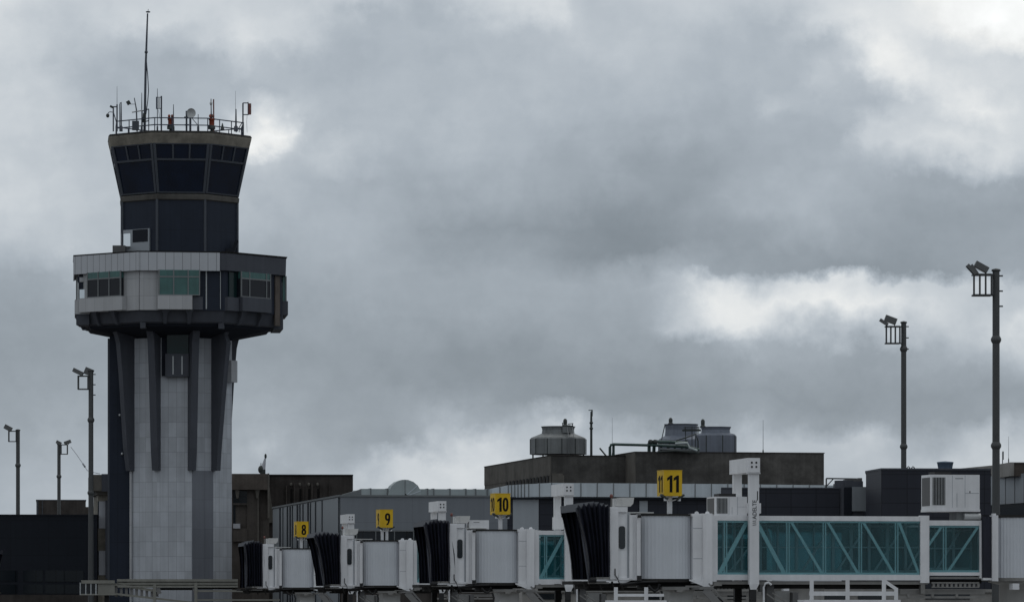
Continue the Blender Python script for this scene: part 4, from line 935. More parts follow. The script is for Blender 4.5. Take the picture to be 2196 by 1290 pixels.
flood_mast('tallest dark floodlight mast at the right edge with caged lamps', 2136, 215, 582, 15.5, (2086.5, 2124, 589, 633), [(2074, 568, 2092, 588, .12, -.35), (2082, 568, 2096, 588, .1, -.1), (2091, 565, 2118, 580, .22, .3)], (728, 955), 4)
flood_mast('dark floodlight mast behind the dark panelled block, second from right', 1938, 290, 693, 11.5, (1899, 1928, 700, 736), [(1887, 685, 1904, 696, .13, -.4), (1898, 681, 1922, 690, .3, .3)], (748, 957), 4)
flood_mast('dark floodlight mast standing just left of the control tower', 195, 325, 796, 10.5, (168, 189, 806, 834), [(157, 792, 178, 802, .22, -.2), (182, 793, 199, 800, .38, .2)], (900, 1056), 2)
flood_mast('small distant floodlight mast nearest the left edge', 38.5, 420, 923, 8.5, (19, 35, 924, 946), [(10, 913, 25, 921, .32, 0)], (997,), 2, 0)
flood_mast('small distant floodlight mast above the grey rooftop block', 126.5, 415, 953, 7.5, (144.5, 131, 953, 973), [(121, 946, 131, 951, .22, 0), (138, 950, 152, 945, .22, 0)], (1021,), 2, 0)
# slack wire left of the tower
mb = MB(); mb.tube([W(152, 958, 372), W(165, 975, 366), W(180, 997, 360), W(187, 1008, 357), W(200, 1012, 352), W(214, 1015, 347.5)], .025, 5); mb.tube([W(178, 994, 361), W(182, 1000, 359.4)], .08, 6)
tag(mb.build('slack_wire', 'mast_steel'), 'thin slack wire sloping down to the beige annex left of the tower', 'wire')

# ------------------------------------------------------------------ buildings at the left
L1 = Fr(-140, 345, 4)
T = L1.thing('terminal_building', 'low black panelled building filling the bottom left corner', 'building')
mb = MB(); mb.box(0, L1.x(208), 0, 42, 0, L1.z(1104, 6)); mb.build('wall', 'panel_navy_plain', T)
mb = MB(); mb.box(-.1, L1.x(208) + .06, -.08, 42.05, L1.z(1104, 6), L1.z(1102, 6)); mb.build('parapet', 'seam_dark', T)
for k, px in enumerate((-60, -5, 50, 97, 137)):
    mb = MB(); L1.box(mb, px, px + 42, 1252, 1272, -.05, .0); mb.build('window', 'window_navy', T)
    mb = MB(); L1.box(mb, px, px + 42, 1222, 1246, -.04, .0); mb.build('window', 'window_navy', T)
mb = MB(); L1.box(mb, -140, 207, 1274, 1287, -.12, .0, ground=True); mb.build('plinth', 'concrete_dark', T)
L2 = Fr(78, 432, 6)
T = L2.thing('distant_building', 'grey flat roofed block behind the black building', 'building')
mb = MB(); mb.box(0, L2.x(184), 0, 14, 0, L2.z(1072, 2)); mb.build('wall', 'concrete_dark', T)
mb = MB(); mb.box(-.05, L2.x(184) + .05, -.05, 14.05, L2.z(1072, 2), L2.z(1070.5, 2)); mb.build('parapet', 'fin_dark', T)
for a, b in ((79, 82), (90, 91.5)): mb = MB(); L2.box(mb, a, b, 1073, 1103, -.06, 0); mb.build('pilaster', 'cab_metal', T)
mb = MB(); L2.box(mb, 184, 207, 1086, 1103, .5, 8, ground=True); mb.build('wing', 'concrete_brown', T)
L3 = Fr(206, 347, 8)
T = L3.thing('annex_building', 'narrow beige annex with heavy cornice squeezed beside the tower', 'building')
mb = MB(); mb.box(L3.x(210), L3.x(262), 0, 8, 0, L3.z(1046, 1)); mb.build('wall', 'concrete_beige', T)
mb = MB(); L3.box(mb, 199, 262, 1017, 1052, -1.2, 7.5); L3.box(mb, 207, 262, 1052, 1060, -.6, 7.5); mb.build('cornice', 'concrete_grey_light', T)
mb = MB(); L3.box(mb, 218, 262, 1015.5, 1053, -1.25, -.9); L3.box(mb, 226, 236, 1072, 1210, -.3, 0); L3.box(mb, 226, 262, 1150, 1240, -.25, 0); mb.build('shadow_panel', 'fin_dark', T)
for y0, y1 in ((1074, 1132), (1180, 1232)): mb = MB(); L3.box(mb, 212, 226, y0, y1, -.06, .0); w_ = mb.build('window', 'blind_pale', T); mb = MB(); L3.box(mb, 209.5, 212, y0, y1, -.05, .0); mb.build('frame', 'seam_dark', w_)

# walkway canopy in front of the tower
K = Fr(172, 300, 6)
T = K.thing('walkway_canopy', 'dull beige steel walkway canopy crossing the foot of the control tower', 'canopy')
mb = MB()
for y0, y1, o_ in ((1240.5, 1246, -.1), (1246, 1248.5, .05), (1248.5, 1252.5, -.05), (1252.5, 1255, .06), (1255, 1258.5, -.12)): K.box(mb, 252, 510, y0, y1, o_, 2.4)
mb.build('roof_beam', 'beige_beam', T)
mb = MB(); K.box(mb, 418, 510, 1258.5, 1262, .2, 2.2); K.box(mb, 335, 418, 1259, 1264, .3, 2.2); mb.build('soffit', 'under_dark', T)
mb = MB(); K.box(mb, 420, 545, 1264, 1268, -.1, .1); K.box(mb, 420, 600, 1283.5, 1287, -.1, .1); mb.build('rail', 'beige_beam', T)
mb = MB(); K.box(mb, 175, 246, 1243, 1250, -.3, 2.4); K.box(mb, 172, 250, 1272, 1275, -.25, 2.2); K.box(mb, 210, 246, 1250, 1273, -.2, 2.2); mb.build('end_cabin', 'beige_beam', T)
for a, b in ((171, 173), (183, 185), (194, 196), (204.5, 207)): mb = MB(); K.box(mb, a, b, 1246 if a > 171 else 1248, 1274, -.26, -.16); mb.build('mullion', 'frame_white', T)
mb = MB(); K.box(mb, 173, 206, 1250, 1272, .1, .2); mb.build('dark_opening', 'window_dark', T)
for px in (331.5, 420): mb = MB(); mb.box(K.x(px - 3.2), K.x(px + 3.2), -.15, .1, 0, K.z(1252 if px < 400 else 1248, K.x(px))); mb.build('post', 'beige_beam', T)
for px in (229,): mb = MB(); mb.box(K.x(px - 5), K.x(px + 5), .4, 1.2, 0, K.z(1275, K.x(px))); mb.build('pier', 'rubber', T)
mb = MB(); mb.beam(K.P(246, 1252, 0), K.P(335, 1266, 0), .1, .18); mb.beam(K.P(246, 1272, -.05), K.P(420, 1292, -.05), .12, .14); mb.beam(K.P(255, 1244, .1), K.P(300, 1256, .1), .1, .12); mb.build('ramp_rail', 'beige_beam', T)
mb = MB()
for px in range(246, 336, 11): mb.hexa([K.P(px, 1278, .1), K.P(px + 6, 1279, .1), K.P(px + 6, 1279, .2), K.P(px, 1278, .2), K.P(px, 1253 + (px - 246) * .16, .1), K.P(px + 6, 1254 + (px - 246) * .16, .1), K.P(px + 6, 1254 + (px - 246) * .16, .2), K.P(px, 1253 + (px - 246) * .16, .2)])
mb.build('ramp_panel', 'stair_grey', T)
for px in (334, 413): mb = MB(); mb.beam(K.P(px + 4, 1259, .0), K.P(px + 8, 1272, .0), .12, .3); mb.build('knee_brace', 'stair_grey', T)

# ------------------------------------------------------------------ brown concrete building
C1 = Fr(470, 358, 3)
T = C1.thing('concrete_building', 'soot stained dark brown concrete building with fluted wall right of the tower', 'building')
mb = MB(); mb.box(0, C1.x(757, 3), 3, 22, 0, C1.z(1018, 8, 3)); mb.build('wall', 'concrete_dark', T)
mb = MB(); mb.box(0, C1.x(577), 0, 6, 0, C1.z(1050, 3)); mb.build('front_block', 'concrete_brown', T)
mb = MB(); mb.box(0, C1.x(575), -.8, 3, C1.z(1049, 3, -.8), C1.z(1015, 3, -.8)); mb.build('parapet_band', 'concrete_brown_light', T)
mb = MB(); mb.box(C1.x(574), C1.x(577.5), -.85, 3.2, C1.z(1110, 3, -.8), C1.z(1014, 3, -.8)); mb.build('band_edge', 'concrete_grey_light', T)
mb = MB(); C1.box(mb, 570, 757.5, 1016.5, 1019, 2.9, 8); mb.build('roof_edge', 'roof_dark', T)
for px in (509, 552):
    mb = MB(); mb.hexa([C1.P(px - 2, 1068, -.6), C1.P(px + 2, 1068, -.6), C1.P(px + 2, 1068, 0), C1.P(px - 2, 1068, 0), C1.P(px - 5, 1049, -.7), C1.P(px + 5, 1049, -.7), C1.P(px + 5, 1049, 0), C1.P(px - 5, 1049, 0)]); mb.build('bracket', 'concrete_grey_light', T)
mb = MB(); C1.box(mb, 500, 530, 1052, 1080, -.05, .0); C1.box(mb, 500, 505, 1082, 1122, -.06, 0); mb.build('window', 'window_navy', T)
mb = MB(); C1.box(mb, 530, 553, 1050, 1170, -.3, 0); C1.box(mb, 500, 530, 1078, 1082, -.25, 0); C1.box(mb, 500, 530, 1132, 1160, -.4, 0); mb.build('column', 'concrete_brown', T)
mb = MB(); C1.box(mb, 552, 555, 1066, 1160, -.35, 0); mb.build('column_edge', 'concrete_grey_light', T)
mb = MB(); C1.box(mb, 500, 515, 1122, 1132, -.5, -.0); mb.build('roller_shutter', 'blind_pale', T)
mb = MB(); mb.hexa([C1.P(570, 1120, 2.5), C1.P(588, 1120, 2.5), C1.P(588, 1120, 3.2), C1.P(570, 1120, 3.2), C1.P(572, 1030, 2.5), C1.P(576, 1030, 2.5), C1.P(576, 1030, 3.2), C1.P(572, 1030, 3.2)]); mb.build('buttress', 'concrete_grey_light', T)
for k, px in enumerate((613, 630, 649, 668, 687, 705)):
    mb = MB(); C1.box(mb, px, px + 2.4, 1040 - (k % 2) * 4, 1100, 2.75, 3); mb.build('flute', 'concrete_brown' if k in (0, 3) else 'concrete_dark', T)
for px in (623, 642, 661, 680): 
    mb = MB(); C1.box(mb, px, px + 4, 1047, 1095, 2.93, 3); mb.build('slot', 'black_ink', T)
    mb = MB(); mb.ball(C1.P(px + 1, 1038, 2.9), .12, .1, .16, 8); mb.build('wall_lamp', 'concrete_grey_light', T)
T = thing('rooftop_beacon', 'small pale leaning spike with dark tip on the brown concrete roof', 'beacon', W(562, 1015, 359))
mb = MB(); mb.ball(W(560, 1006, 359), .26, .26, .34, 10); mb.box(W(558, 0, 359).x, W(569, 0, 359).x, 358.8, 359.3, W(0, 1016, 359).z, W(0, 1006, 359).z); mb.build('base', 'motor_dark', T, True)
mb = MB(); mb.tube([W(563.5, 1010, 359), W(566, 995, 359), W(569, 981, 359)], [.2, .15, .06], 8); mb.tube([W(560, 1006, 359), W(559.5, 992, 359)], .04, 6); mb.build('spike', 'blind_pale', T, True)
mb = MB(); mb.ball(W(569.5, 977.5, 359), .1, .1, .22, 8); mb.build('tip', 'motor_dark', T, True)

# ------------------------------------------------------------------ steel clad terminal (gates 8-10 behind)
D1 = Fr(730, 310, 9.8)
T = D1.thing('terminal_building', 'blue grey metal clad terminal block behind the gate 8, 9 and 10 signs', 'building')
zt_ = D1.z(1064, 0); Ld = D1.y(587); xr = D1.x(1088); xe = D1.x(1600)
mb = MB(); mb.box(.0, xr, 0, Ld, D1.z(1136, 0), zt_); mb.mat(0); wl = mb.build('front_wall', 'steel_clad', T)
mb = MB(); mb.box(-.08, 0, .3, Ld, 0, zt_ - .05); mb.build('side_wall', 'steel_clad_ribbed', T)
for px, w_ in ((600.8, .9), (607, .4), (616.7, .8), (622.6, .8), (627.4, .5), (638, .9), (643.4, .6), (650, .6), (661, .8), (666, .5), (677, .55), (691, .45), (729, .2)):
    y = max(D1.y(px, -.08), .32); mb = MB(); mb.box(-.11, -.08, y - w_ * .5, y + w_ * .5, 0.5, zt_ - .06); mb.build('seam_or_sheen', 'seam_dark', T)
mb = MB(); mb.box(-.16, xr + .05, -.1, .25, zt_, zt_ + .13); mb.box(-.16, .2, .25, Ld, zt_, zt_ + .13); mb.build('roof_trim', 'flange', T)
mb = MB(); mb.box(.05, xr, .12, Ld, 0, D1.z(1136, 0)); mb.build('lower_wall', 'concrete_dark', T)
pxs = [731, 765, 806, 846, 887, 928, 969, 1010, 1051, 1087]
for a, b in zip(pxs[:-1], pxs[1:]):
    mb = MB(); D1.box(mb, a + 1, b - 1, 1139, 1180, .06, .12); mb.build('window', 'window_navy', T)
mb = MB()
for y0, y1 in ((1136, 1138.5), (1180, 1184)): D1.box(mb, 731, 1088, y0, y1, -.03, .12)
for a in pxs: D1.box(mb, a - 1, a + 1, 1138, 1180, .0, .12)
mb.build('window_frame', 'flange', T)
mb = MB(); D1.box(mb, 731, 1087, 1184, 1236, .02, .12); mb.build('spandrel', 'steel_clad', T)
mb = MB(); mb.box(xr, xe, .15, Ld, 0, D1.z(1064, 8)); mb.build('dark_wall', 'panel_navy', T)
for a, b, y0, y1 in ((1100, 1155, 1070, 1142), (1371.5, 1389, 1073, 1100)): mb = MB(); D1.box(mb, a, b, y0, y1, .1, .15); mb.build('light_panel', 'grey_panel', T)
# ducts on its roof
T = thing('roof_duct', 'pale grey roof duct with a round hump on the steel clad block', 'duct', D1.O, D1.a)
ly = 3.0
mb = MB(); x0, x1 = D1.x(775, ly), D1.x(1058, ly); zb, zu = zt_ + .05, D1.z(1047.5, 5, ly); mb.box(x0, x1, ly, ly + 1.0, zb, zu); mb.build('duct_run', 'duct_green', T)
mb = MB(); xa = D1.x(722, 6); mb.hexa([(xa, 6, zb), (x0, ly, zb), (x0, ly + 1, zb), (xa, 7, zb), (xa, 6, zb + .12), (x0, ly, zu - .03), (x0, ly + 1, zu - .03), (xa, 7, zb + .12)]); mb.build('end_taper', 'flange', T)  # darker grey than the duct run paints the shading of this steep face
for px in (795, 831, 917, 930, 965, 999, 1020, 1045):
    mb = MB(); x = D1.x(px, ly); mb.box(x - .05, x + .05, ly - .04, ly + 1.04, zb, zu + .04); mb.build('flange', 'flange', T)
xh = D1.x(868, ly - .2); rh = 36.5 * S(313); zh = D1.z(1064, xh, ly)
mb = MB(); n = 9; arc = [(xh + rh * math.cos(math.pi * k / n) * (1.0 if k < n / 2 else 1.0), zh + rh * math.sin(math.pi * k / n)) for k in range(n + 1)]
mb.loft([[(x, ly - .35, z) for x, z in arc], [(x, ly + 1.3, z) for x, z in arc]]); hp = mb.build('hump', 'duct_green', T)
for ang_ in (90, 42, 20):
    a = R(ang_); mb = MB(); mb.beam((xh, ly - .36, zh), (xh + rh * math.cos(a), ly - .36, zh + rh * math.sin(a)), .04, .05); mb.build('seam_or_sheen', 'flange' if ang_ == 90 else 'duct_silver', hp)  # silver lines paint sheen on the hump; the upright one is a seam
mb = MB(); mb.beam(D1.P(868, 1060, 1.0), D1.P(876, 1065, 1.0), .2, .16); mb.build('clamp', 'black_ink', T)
mb = MB(); D1.box(mb, 757, 766, 1051, 1055, 7, 7.4); mb.build('vent_cap', 'frame_white', T)
# big insulated duct
T = thing('insulated_duct', 'long pale silver insulated duct running below the concrete building', 'duct', D1.O, D1.a)
path = [(1055, .9, 1047, 1066), (1090, .3, 1040, 1066), (1135, -.1, 1037, 1065), (1182, -.35, 1034.5, 1064), (1560, -.35, 1037, 1066), (1800, -.35, 1040, 1069)]
rings = []
for px, l_, y0, y1 in path:
    a, b = D1.P(px, y1, l_), D1.P(px, y0, l_); rings.append([a, a + Vector((0, 1.0, 0)), Vector((b.x, b.y + 1.0, b.z)), b])
mb = MB(); mb.loft(rings); mb.build('duct_run', 'duct_silver', T)
def at(px):
    for p, q in zip(path[:-1], path[1:]):
        if p[0] <= px <= q[0]: f = (px - p[0]) / (q[0] - p[0]); return [p[i] + (q[i] - p[i]) * f for i in range(4)]
for px in [1072, 1090, 1097, 1104, 1111, 1118, 1125, 1134, 1157, 1183, 1211] + list(range(1246, 1790, 35)):
    _, l_, y0, y1 = at(px); mb = MB(); D1.box(mb, px - .9, px + .9, y0 - .8, y1 + .6, l_ - .05, l_ + 1.03); mb.build('flange', 'flange', T)
mb = MB(); D1.box(mb, 1088, 1560, 1066.4, 1069, -.3, .14); mb.build('bearer', 'seam_dark', T)

# ------------------------------------------------------------------ concrete plant building
E1 = Fr(1182, 333, 10.5)
T = E1.thing('plant_building', 'weathered grey brown concrete plant building carrying the cooling towers', 'building')
Le = E1.y(1040); xE = E1.x(1372); zE = E1.z(977, 0)
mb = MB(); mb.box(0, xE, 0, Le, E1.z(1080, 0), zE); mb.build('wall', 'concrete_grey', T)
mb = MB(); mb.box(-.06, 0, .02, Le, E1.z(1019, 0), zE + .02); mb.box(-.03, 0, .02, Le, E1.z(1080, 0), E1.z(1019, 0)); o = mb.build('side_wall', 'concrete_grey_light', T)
zA = E1.z(1027, 0)
for k in range(13):
    y = E1.y(1176 - 7.3 * k); mb = MB(); pr = []
    w_ = .48
    for j in range(7): a = math.pi * j / 6; pr.append((y + w_ * math.cos(a), zA + .35 * math.sin(a)))
    pr += [(y - w_, zA - .9), (y + w_, zA - .9)]
    mb.loft([[(-.09, p, z) for p, z in pr], [(-.02, p, z) for p, z in pr]]); mb.build('arch_recess', 'black_ink', T)
E2x = E1.x(1363, -3.4); zE2 = E1.z(969, 6, -3.4)
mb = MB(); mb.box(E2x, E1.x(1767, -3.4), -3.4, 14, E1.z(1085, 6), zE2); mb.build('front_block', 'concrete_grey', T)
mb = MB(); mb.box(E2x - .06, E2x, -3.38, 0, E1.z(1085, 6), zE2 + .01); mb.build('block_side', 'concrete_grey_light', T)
mb = MB(); mb.box(E2x - .08, E1.x(1767, -3.4) + .05, -3.46, 14, zE2, zE2 + .06); mb.box(-.1, xE, -.06, Le, zE + .021, zE + .07); mb.build('coping', 'concrete_dark', T)
mb = MB(); E1.box(mb, 1184, 1207, 1014, 1040, -.08, 0); E1.box(mb, 1207, 1210, 1018, 1042, -.1, 0); mb.build('pier', 'concrete_grey_light', T)

def cooling_tower(label, px, Y, base, body, shoulder, neck_b, top, rb_, rn, m, n, motor, rot=0.0):
    p = W(px, base, Y); s = S(Y); T = thing('cooling_tower', label, 'cooling tower', (p.x, Y, p.z), 0, 'cooling towers on the concrete roof')
    z = lambda y: (base - y) * s
    mb = MB(); mb.lathe((0, 0, 0), [(rb_ * s, z(body)), (rb_ * s, z(shoulder)), (rb_ * .965 * s, z(shoulder - 3)), (rn * s, z(neck_b))], n, False, rot); mb.build('basin', m, T)
    mb = MB(); mb.lathe((0, 0, 0), [(rn * s, z(neck_b)), (rn * .97 * s, z((neck_b + top) / 2)), (rn * s, z(top + 3)), (rn * 1.06 * s, z(top))], n, False, rot); mb.lathe((0, 0, 0), [(rn * s, z(top) - .02), (rn * s, z(top))], n, False, rot); mb.build('fan_neck', m, T)
    mb = MB()
    for k in range(n):
        a = rot + 2 * math.pi * k / n; u = Vector((math.sin(a), -math.cos(a), 0)); mb.beam(u * rb_ * s + Vector((0, 0, z(body))), u * rb_ * s + Vector((0, 0, z(shoulder))), .07)
    mb.build('rib', 'motor_dark', T)
    mb = MB()
    for k in range(6): a = 2 * math.pi * k / 6 + .4; mb.beam((rb_ * .9 * s * math.sin(a), -rb_ * .9 * s * math.cos(a), -.6), (rb_ * .9 * s * math.sin(a), -rb_ * .9 * s * math.cos(a), z(body)), .12)
    mb.build('leg', 'motor_dark', T)
    mx, mt, mbm, mr = motor; q = Vector(((mx - px) * s, -.2, 0))
    mb = MB(); mb.lathe(q, [(mr * 1.5 * s, z(mbm + 5)), (mr * 1.3 * s, z(mbm + 1)), (mr * .9 * s, z(mbm)), (mr * s, z(mbm - 3)), (mr * s, z(mt + 4)), (mr * .6 * s, z(mt + 1)), (.02, z(mt))], 10); mb.build('fan_motor', 'motor_dark', T)
    return T, z, s
T, z, s = cooling_tower('round weathered steel cooling tower with ladder on the left', 1197, 345, 978, 974, 941, 929, 914, 60.5, 35.5, 'galv', 12, (1212, 897, 910, 4.5), .12)
mb = MB(); mb.box(9 * s, 26 * s, -38 * s, -20 * s, z(929), z(912)); mb.build('gearbox_platform', 'galv', T)
mb = MB()
for a, b in (((9, 914), (32, 914)), ((30, 918), (30, 909)), ((20, 910), (32, 909)), ((9, 914), (9, 907))): mb.beam((a[0] * s, -38 * s, z(a[1])), (b[0] * s, -38 * s, z(b[1])), .07)
mb.build('guard_rail', 'motor_dark', T)
mb = MB()
for x in (22, 33): mb.beam((x * s, -61 * s, z(974)), (x * s, -61 * s, z(940)), .05); mb.beam((x * s, -61 * s, z(940)), ((x - 4) * s, -37 * s, z(914)), .05)
for k in range(9): mb.beam((22 * s, -61 * s, z(972 - 4 * k)), (33 * s, -61 * s, z(972 - 4 * k)), .04)
mb.build('ladder', 'flange', T)
cooling_tower('blue grey faceted cooling tower nearer the viewer, rightmost of the three', 1535, 337, 972, 971, 934, 928, 915, 46, 33, 'galv_blue', 8, (1507, 898, 912, 4.4), .28)
cooling_tower('blue grey faceted cooling tower partly hidden by the rightmost one', 1461, 348, 970, 968, 944, 934, 909, 50, 36, 'galv_blue', 8, (1438, 895, 906, 4.4), .2)
p = W(1482, 926, 343); T_ = thing('service_gangway', 'dark steel gangway bridging the two blue grey cooling towers', 'gangway', p)
mb = MB(); mb.beam(W(1463, 922, 343), W(1503, 922, 343), .8, .12); mb.build('deck', 'motor_dark', T_, True)
for y in (915, 918.5): mb = MB(); mb.beam(W(1466, y, 342.6), W(1500, y, 342.6), .05); mb.build('rail', 'motor_dark', T_, True)
for x in (1470, 1484, 1497): mb = MB(); mb.beam(W(x, 973, 343), W(x, 914, 343), .06); mb.build('post', 'motor_dark', T_, True)
# pipes
T = thing('coolant_pipe', 'dark green pipework running along the concrete roof edge to the towers', 'pipe', W(1310, 978, 333))
def pipe(pts, r, Y, m='pipe_green', name='pipe_run'): mb = MB(); mb.tube([W(x, y, Y) for x, y in pts], r, 10); mb.build(name, m, T, True)
pipe([(1308, 982), (1308, 958), (1310, 953.5), (1315, 952), (1395, 954)], .11, 334); pipe([(1316, 982), (1316, 953)], .09, 334.3, name='riser')
pipe([(1390, 953), (1425, 955), (1470, 957), (1500, 964)], .12, 331); pipe([(1392, 972), (1392, 950), (1397, 946.5), (1440, 947)], .13, 331.3, name='riser'); pipe([(1402, 972), (1403, 951), (1408, 946), (1455, 948), (1474, 950)], .13, 331.8, name='riser')
pipe([(1448, 951), (1474, 949.5), (1478, 960), (1495, 966)], .11, 330.6, 'duct_green', 'elbow'); pipe([(1415, 962), (1500, 967)], .09, 331, 'flange', 'pipe_run')
for px in (1395, 1405): mb = MB(); mb.ball(W(px, 947, 331), .2, .2, .2, 8); mb.build('valve', 'motor_dark', T, True)
for px in (1418, 1432, 1447, 1462, 1480): mb = MB(); mb.beam(W(px, 972, 331.5), W(px, 955, 331.5), .16); mb.build('pipe_stand', 'motor_dark', T, True)
pipe([(1426, 910), (1418, 945), (1416, 972)], .035, 341, 'motor_dark', 'cable'); pipe([(1450, 944), (1470, 938), (1492, 930), (1497, 945), (1497, 970)], .05, 331, 'motor_dark', 'cable'); pipe([(1410, 968), (1450, 966), (1500, 971)], .07, 330.8, 'motor_dark')
mb = MB(); mb.tube([W(1286, 960, 334), W(1304, 982, 334)], .07, 6); mb.build('drain_pipe', 'motor_dark', T, True)
T = thing('antenna_mast', 'dark jointed mast with short arm between the round tower and green pipe', 'mast', W(1268, 979, 336))
mb = MB(); mb.tube([W(1268, 982, 336), W(1268, 905, 336), W(1268, 882, 336)], [.1, .09, .07], 8); mb.build('pole', 'motor_dark', T, True)
for y in (906, 918): mb = MB(); mb.lathe(W(1268, y, 336), [(.08, -.1), (.14, -.05), (.14, .05), (.08, .1)], 8); mb.build('coupling', 'motor_dark', T, True)
mb = MB(); mb.beam(W(1262, 879, 336), W(1270, 879, 336), .06); mb.beam(W(1269.5, 892, 336), W(1269.5, 878, 336), .12); mb.build('arm', 'motor_dark', T, True)
def whip(px, y0, y1, Y, r, label):
    T = thing('whip_antenna', label, 'aerial', W(px, y1, Y), 0, 'thin rods above the terminal roofs')
    mb = MB(); mb.tube([W(px, y1, Y), W(px, (y0 + y1) / 2, Y), W(px, y0, Y)], [r, r * .8, r * .5], 6); mb.build('rod', 'mast_steel', T, True)
    mb = MB(); mb.lathe(W(px, y1, Y), [(r * 2.4, 0), (r * 2.4, .2), (r, .3)], 8); mb.build('mount', 'motor_dark', T, True)
whip(1636.5, 900, 971, 334, .022, 'hair thin rod on the concrete roof right of the cooling towers'); whip(1313, 895, 978, 335, .016, 'hair thin rod above the green pipe bend')
whip(2163, 935, 992, 258, .014, 'hair thin rod on the stained roof at far right')
T = thing('panel_antenna', 'slim upright grey panel aerial on the stained roof at far right', 'antenna', W(2150, 994, 259))
mb = MB(); mb.beam(W(2151, 985, 259), W(2151, 967, 259), .09, .07); mb.build('panel', 'flange', T, True); mb = MB(); mb.beam(W(2150, 996, 259.2), W(2150, 970, 259.2), .05); mb.build('pole', 'mast_steel', T, True)

# ------------------------------------------------------------------ dark panelled blocks at the right
G1 = Fr(1535, 250, 2)
T = G1.thing('terminal_building', 'long low navy panelled block behind the glass tunnel', 'building')
zg = G1.z(1047, 3)
pl = [(G1.x(1546), 0), (G1.x(1800), 0), (G1.x(1800), 14), (G1.x(1548, 14), 14)]
mb = MB(); mb.prism(pl, 0, zg); mb.build('wall', 'panel_navy', T)
mb = MB(); mb.prism([(pl[0][0], -.06), (pl[1][0], -.06), pl[2], pl[3]], zg, zg + .07); mb.build('parapet', 'fin_dark', T)
mb = MB(); G1.box(mb, 1547, 1571, 1048, 1062, -.4, 0); mb.build('end_block', 'fin_dark', T)
mb = MB(); mb.prism([(G1.x(1800, 9) + .01, 9), (G1.x(1905, 9), 9), (G1.x(1905, 9), 13.9), (G1.x(1800, 9) + .01, 13.9)], 0, G1.z(1047, 6, 9)); mb.build('rear_wall', 'panel_navy', T)
T = G1.thing('stair_core', 'rounded dark block with pale grey side box between the navy blocks', 'building')
mb = MB(); cx_ = G1.x(1812, -.2); mb.lathe((cx_ + .1, .6, 0), [(.62, 0), (.62, G1.z(1029, cx_))], 20); mb.box(cx_, G1.x(1850), -.2, 6, 0, G1.z(1031, cx_)); mb.build('wall', 'fin_dark', T)
mb = MB(); G1.box(mb, 1810, 1828, 1044, 1120, -.26, -.2); mb.build('recess', 'panel_navy_plain', T)
mb = MB(); G1.box(mb, 1828, 1858, 1043, 1095, -.5, 2); mb.build('side_box', 'steel_clad_ribbed', T)
mb = MB(); G1.box(mb, 1815, 1849, 1026.5, 1031, .2, 2); G1.box(mb, 1840, 1849, 1024, 1031, .3, 1); mb.build('cap', 'grille', T)
T = G1.thing('roof_bracket', 'bare steel frame bracket on the roof edge left of the rounded block', 'bracket')
mb = MB(); mb.beam(G1.P(1772, 1048, .5), G1.P(1772, 1025, .5), .08); mb.beam(G1.P(1772, 1025, .5), G1.P(1837, 1026, .5), .08); mb.beam(G1.P(1773, 1041, .5), G1.P(1787, 1026, .5), .06); mb.build('frame', 'pole_steel', T)
H1 = Fr(1890, 240, 6)
T = H1.thing('terminal_building', 'dark panelled block with angled corner below the second floodlight mast', 'building')
z1 = H1.z(1007, 1); xl = H1.x(1857, 5.2)
mb = MB(); mb.prism([(0, 0), (H1.x(2125), 0), (H1.x(2125), 14), (H1.x(1860, 14), 14), (xl, 5.2)], 0, z1); mb.build('wall', 'panel_navy', T)
mb = MB(); mb.prism([(-.03, -.07), (H1.x(2125), -.07), (H1.x(2125), 14), (H1.x(1859, 14), 14), (xl - .05, 5.2)], z1, z1 + .1); mb.build('parapet', 'fin_dark', T)
p = H1.P(2027, 1008, 6); T = thing('roof_vent', 'blue grey flared roof vent beside the large air conditioner', 'vent', H1.O + Matrix.Rotation(H1.a, 3, 'Z') @ Vector((p.x, 6, z1)))
mb = MB(); mb.lathe((0, 0, 0), [(.36, -.1), (.39, .2), (.46, .58), (.49, .6), (.46, .65), (.02, .7)], 16); mb.build('hood', 'vent_blue', T); mb = MB(); mb.box(-.5, .35, -.45, .4, -.1, .06); mb.build('curb', 'rubber', T)
p = H1.P(1950, 1006, 3); T = thing('hatch_ladder', 'small bent pipe handrail beside the second mast foot', 'handrail', H1.O + Matrix.Rotation(H1.a, 3, 'Z') @ Vector((p.x, 3, z1)))
for dx in (-.12, .14): mb = MB(); mb.tube([(dx - .05, 0, 0), (dx, 0, .22), (dx + .06, 0, .3), (dx + .14, 0, .22), (dx + .2, 0, 0)], .035, 6); mb.build('hoop', 'lamp_grey', T)
I1 = Fr(2060, 266, -78)
T = I1.thing('concrete_building', 'stained pale concrete roofed building with grey panels and dark glazing at far right', 'building')
Li = 26; z1 = I1.z(1003.5, 0)
mb = MB(); mb.box(0, Li, 0, 18, I1.z(1026, 0), z1); mb.build('parapet', 'wall_pale', T)
mb = MB(); mb.box(1.2, Li, -.25, 17, I1.z(1087, 0), I1.z(1027, 0)); mb.build('wall_panel', 'grey_panel', T)
mb = MB()
for k in range(14): x = 2.6 + 1.7 * k; mb.box(x - .03, x + .03, -.275, -.25, I1.z(1086.5, 0), I1.z(1027.5, 0))
mb.build('panel_seam', 'flange', T)
mb = MB(); mb.box(1.2, Li, -.05, 17, 0, I1.z(1087, 0)); mb.build('glazing', 'window_navy', T)
mb = MB(); 
for k in range(7): mb.box(1.5 + .7 * k, 1.75 + .7 * k, -.22, .0, I1.z(1027, 0), I1.z(1021 - (k % 3) * 1.5, 0))
mb.build('stain_gutter', 'black_ink', T)
J1 = Fr(2176, 254, 4)
T = J1.thing('concrete_building', 'small brown stained roof block at the top of the right edge', 'building')
mb = MB(); mb.box(J1.x(2174), J1.x(2290), 0, 6, J1.z(1020, 1), J1.z(992, 1)); mb.build('wall', 'concrete_brown_light', T)
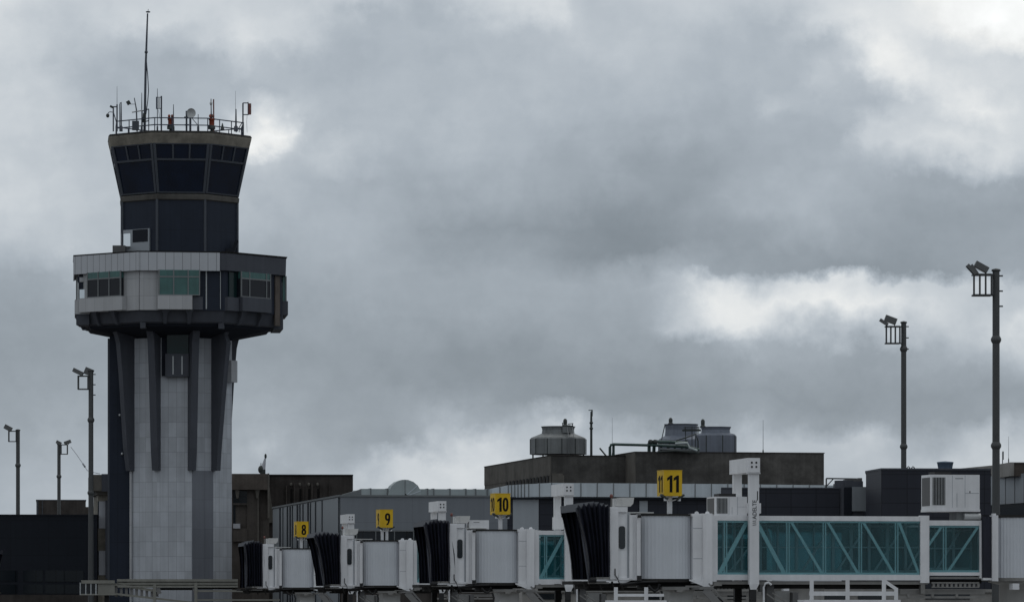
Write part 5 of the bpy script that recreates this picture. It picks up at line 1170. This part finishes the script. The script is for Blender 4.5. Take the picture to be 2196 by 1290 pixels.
mb = MB(); mb.box(J1.x(2166), J1.x(2174), -.1, 6, J1.z(1020, 1), J1.z(990.5, 1)); mb.box(J1.x(2174), J1.x(2290), -.1, 6, J1.z(992, 1), J1.z(990.5, 1)); mb.build('coping', 'wall_pale', T)
# low service wall below the bridges
N1 = Fr(1120, 226, 4)
T = N1.thing('service_building', 'low grey concrete service wall seen beneath the nearest bridges', 'building')
mb = MB(); mb.box(0, N1.x(2330), 0, 6, 0, N1.z(1262, 10)); mb.build('wall', 'wall_pale', T)
for a, b in ((1150, 1205), (1240, 1300), (1385, 1425), (1560, 1600), (1755, 1815), (1840, 1900), (1985, 2080)):
    mb = MB(); N1.box(mb, a, b, 1272, 1284, -.05, 0); mb.build('window', 'window_dark', T)
mb = MB(); N1.box(mb, 1120, 2330, 1266, 1269, -.15, 0); mb.build('ledge', 'grey_beam', T)

# ------------------------------------------------------------------ ground service vehicles below gate 11
def service_truck(label, px0, px1, Y, posts, ypost, rail, top, slant):
    V = Fr(px0, Y, 3); T = V.thing('service_truck', label, 'service truck', 'white service trucks under the nearest bridge')
    x0, x1 = 0, V.x(px1); z = lambda py: V.z(py, (x0 + x1) / 2)
    mb = MB(); mb.box(x0 - .2, x1 + .1, 0, 2.2, 1.0, z(top)); mb.build('body', 'white_paint', T)
    mb = MB(); mb.box(x1 + .1, x1 + 1.5, .1, 2.1, .8, 2.6); mb.build('driver_cab', 'white_grubby', T)
    mb = MB(); mb.box(x1 + .7, x1 + 1.52, .2, 2.0, 1.7, 2.4); mb.build('windscreen', 'window_dark', T)
    for x in (x0 + .6, x1 - .4):
        for y in (.15, 2.05): mb = MB(); mb.tube([(x, y - .15, .5), (x, y + .15, .5)], .5, 18); mb.build('wheel', 'rubber', T)
    mb = MB()
    for y in (.05,):
        for px in posts: mb.box(V.x(px - 4), V.x(px + 4), y - .05, y + .05, z(top) + .002, z(ypost))
        mb.box(x0, x1, y - .045, y + .045, z(rail[1]), z(rail[0]))
        if slant: mb.beam((V.x(posts[-1]), y, z(ypost) - .05), (x1 - .06, y, z(1262)), .09, .12); mb.box(x1 - .14, x1, y - .046, y + .046, z(top) + .002, z(1259))
    mb.build('roof_rack', 'white_paint', T)
service_truck('white truck with open roof rail below the gate 11 rotunda', 1318, 1424, 168, (1321, 1386), 1258, (1272, 1278), 1286, False)
service_truck('white truck with slanted rail frame below the glass tunnel', 1736, 1926, 167, (1741, 1818, 1896), 1241, (1267, 1276), 1285, True)
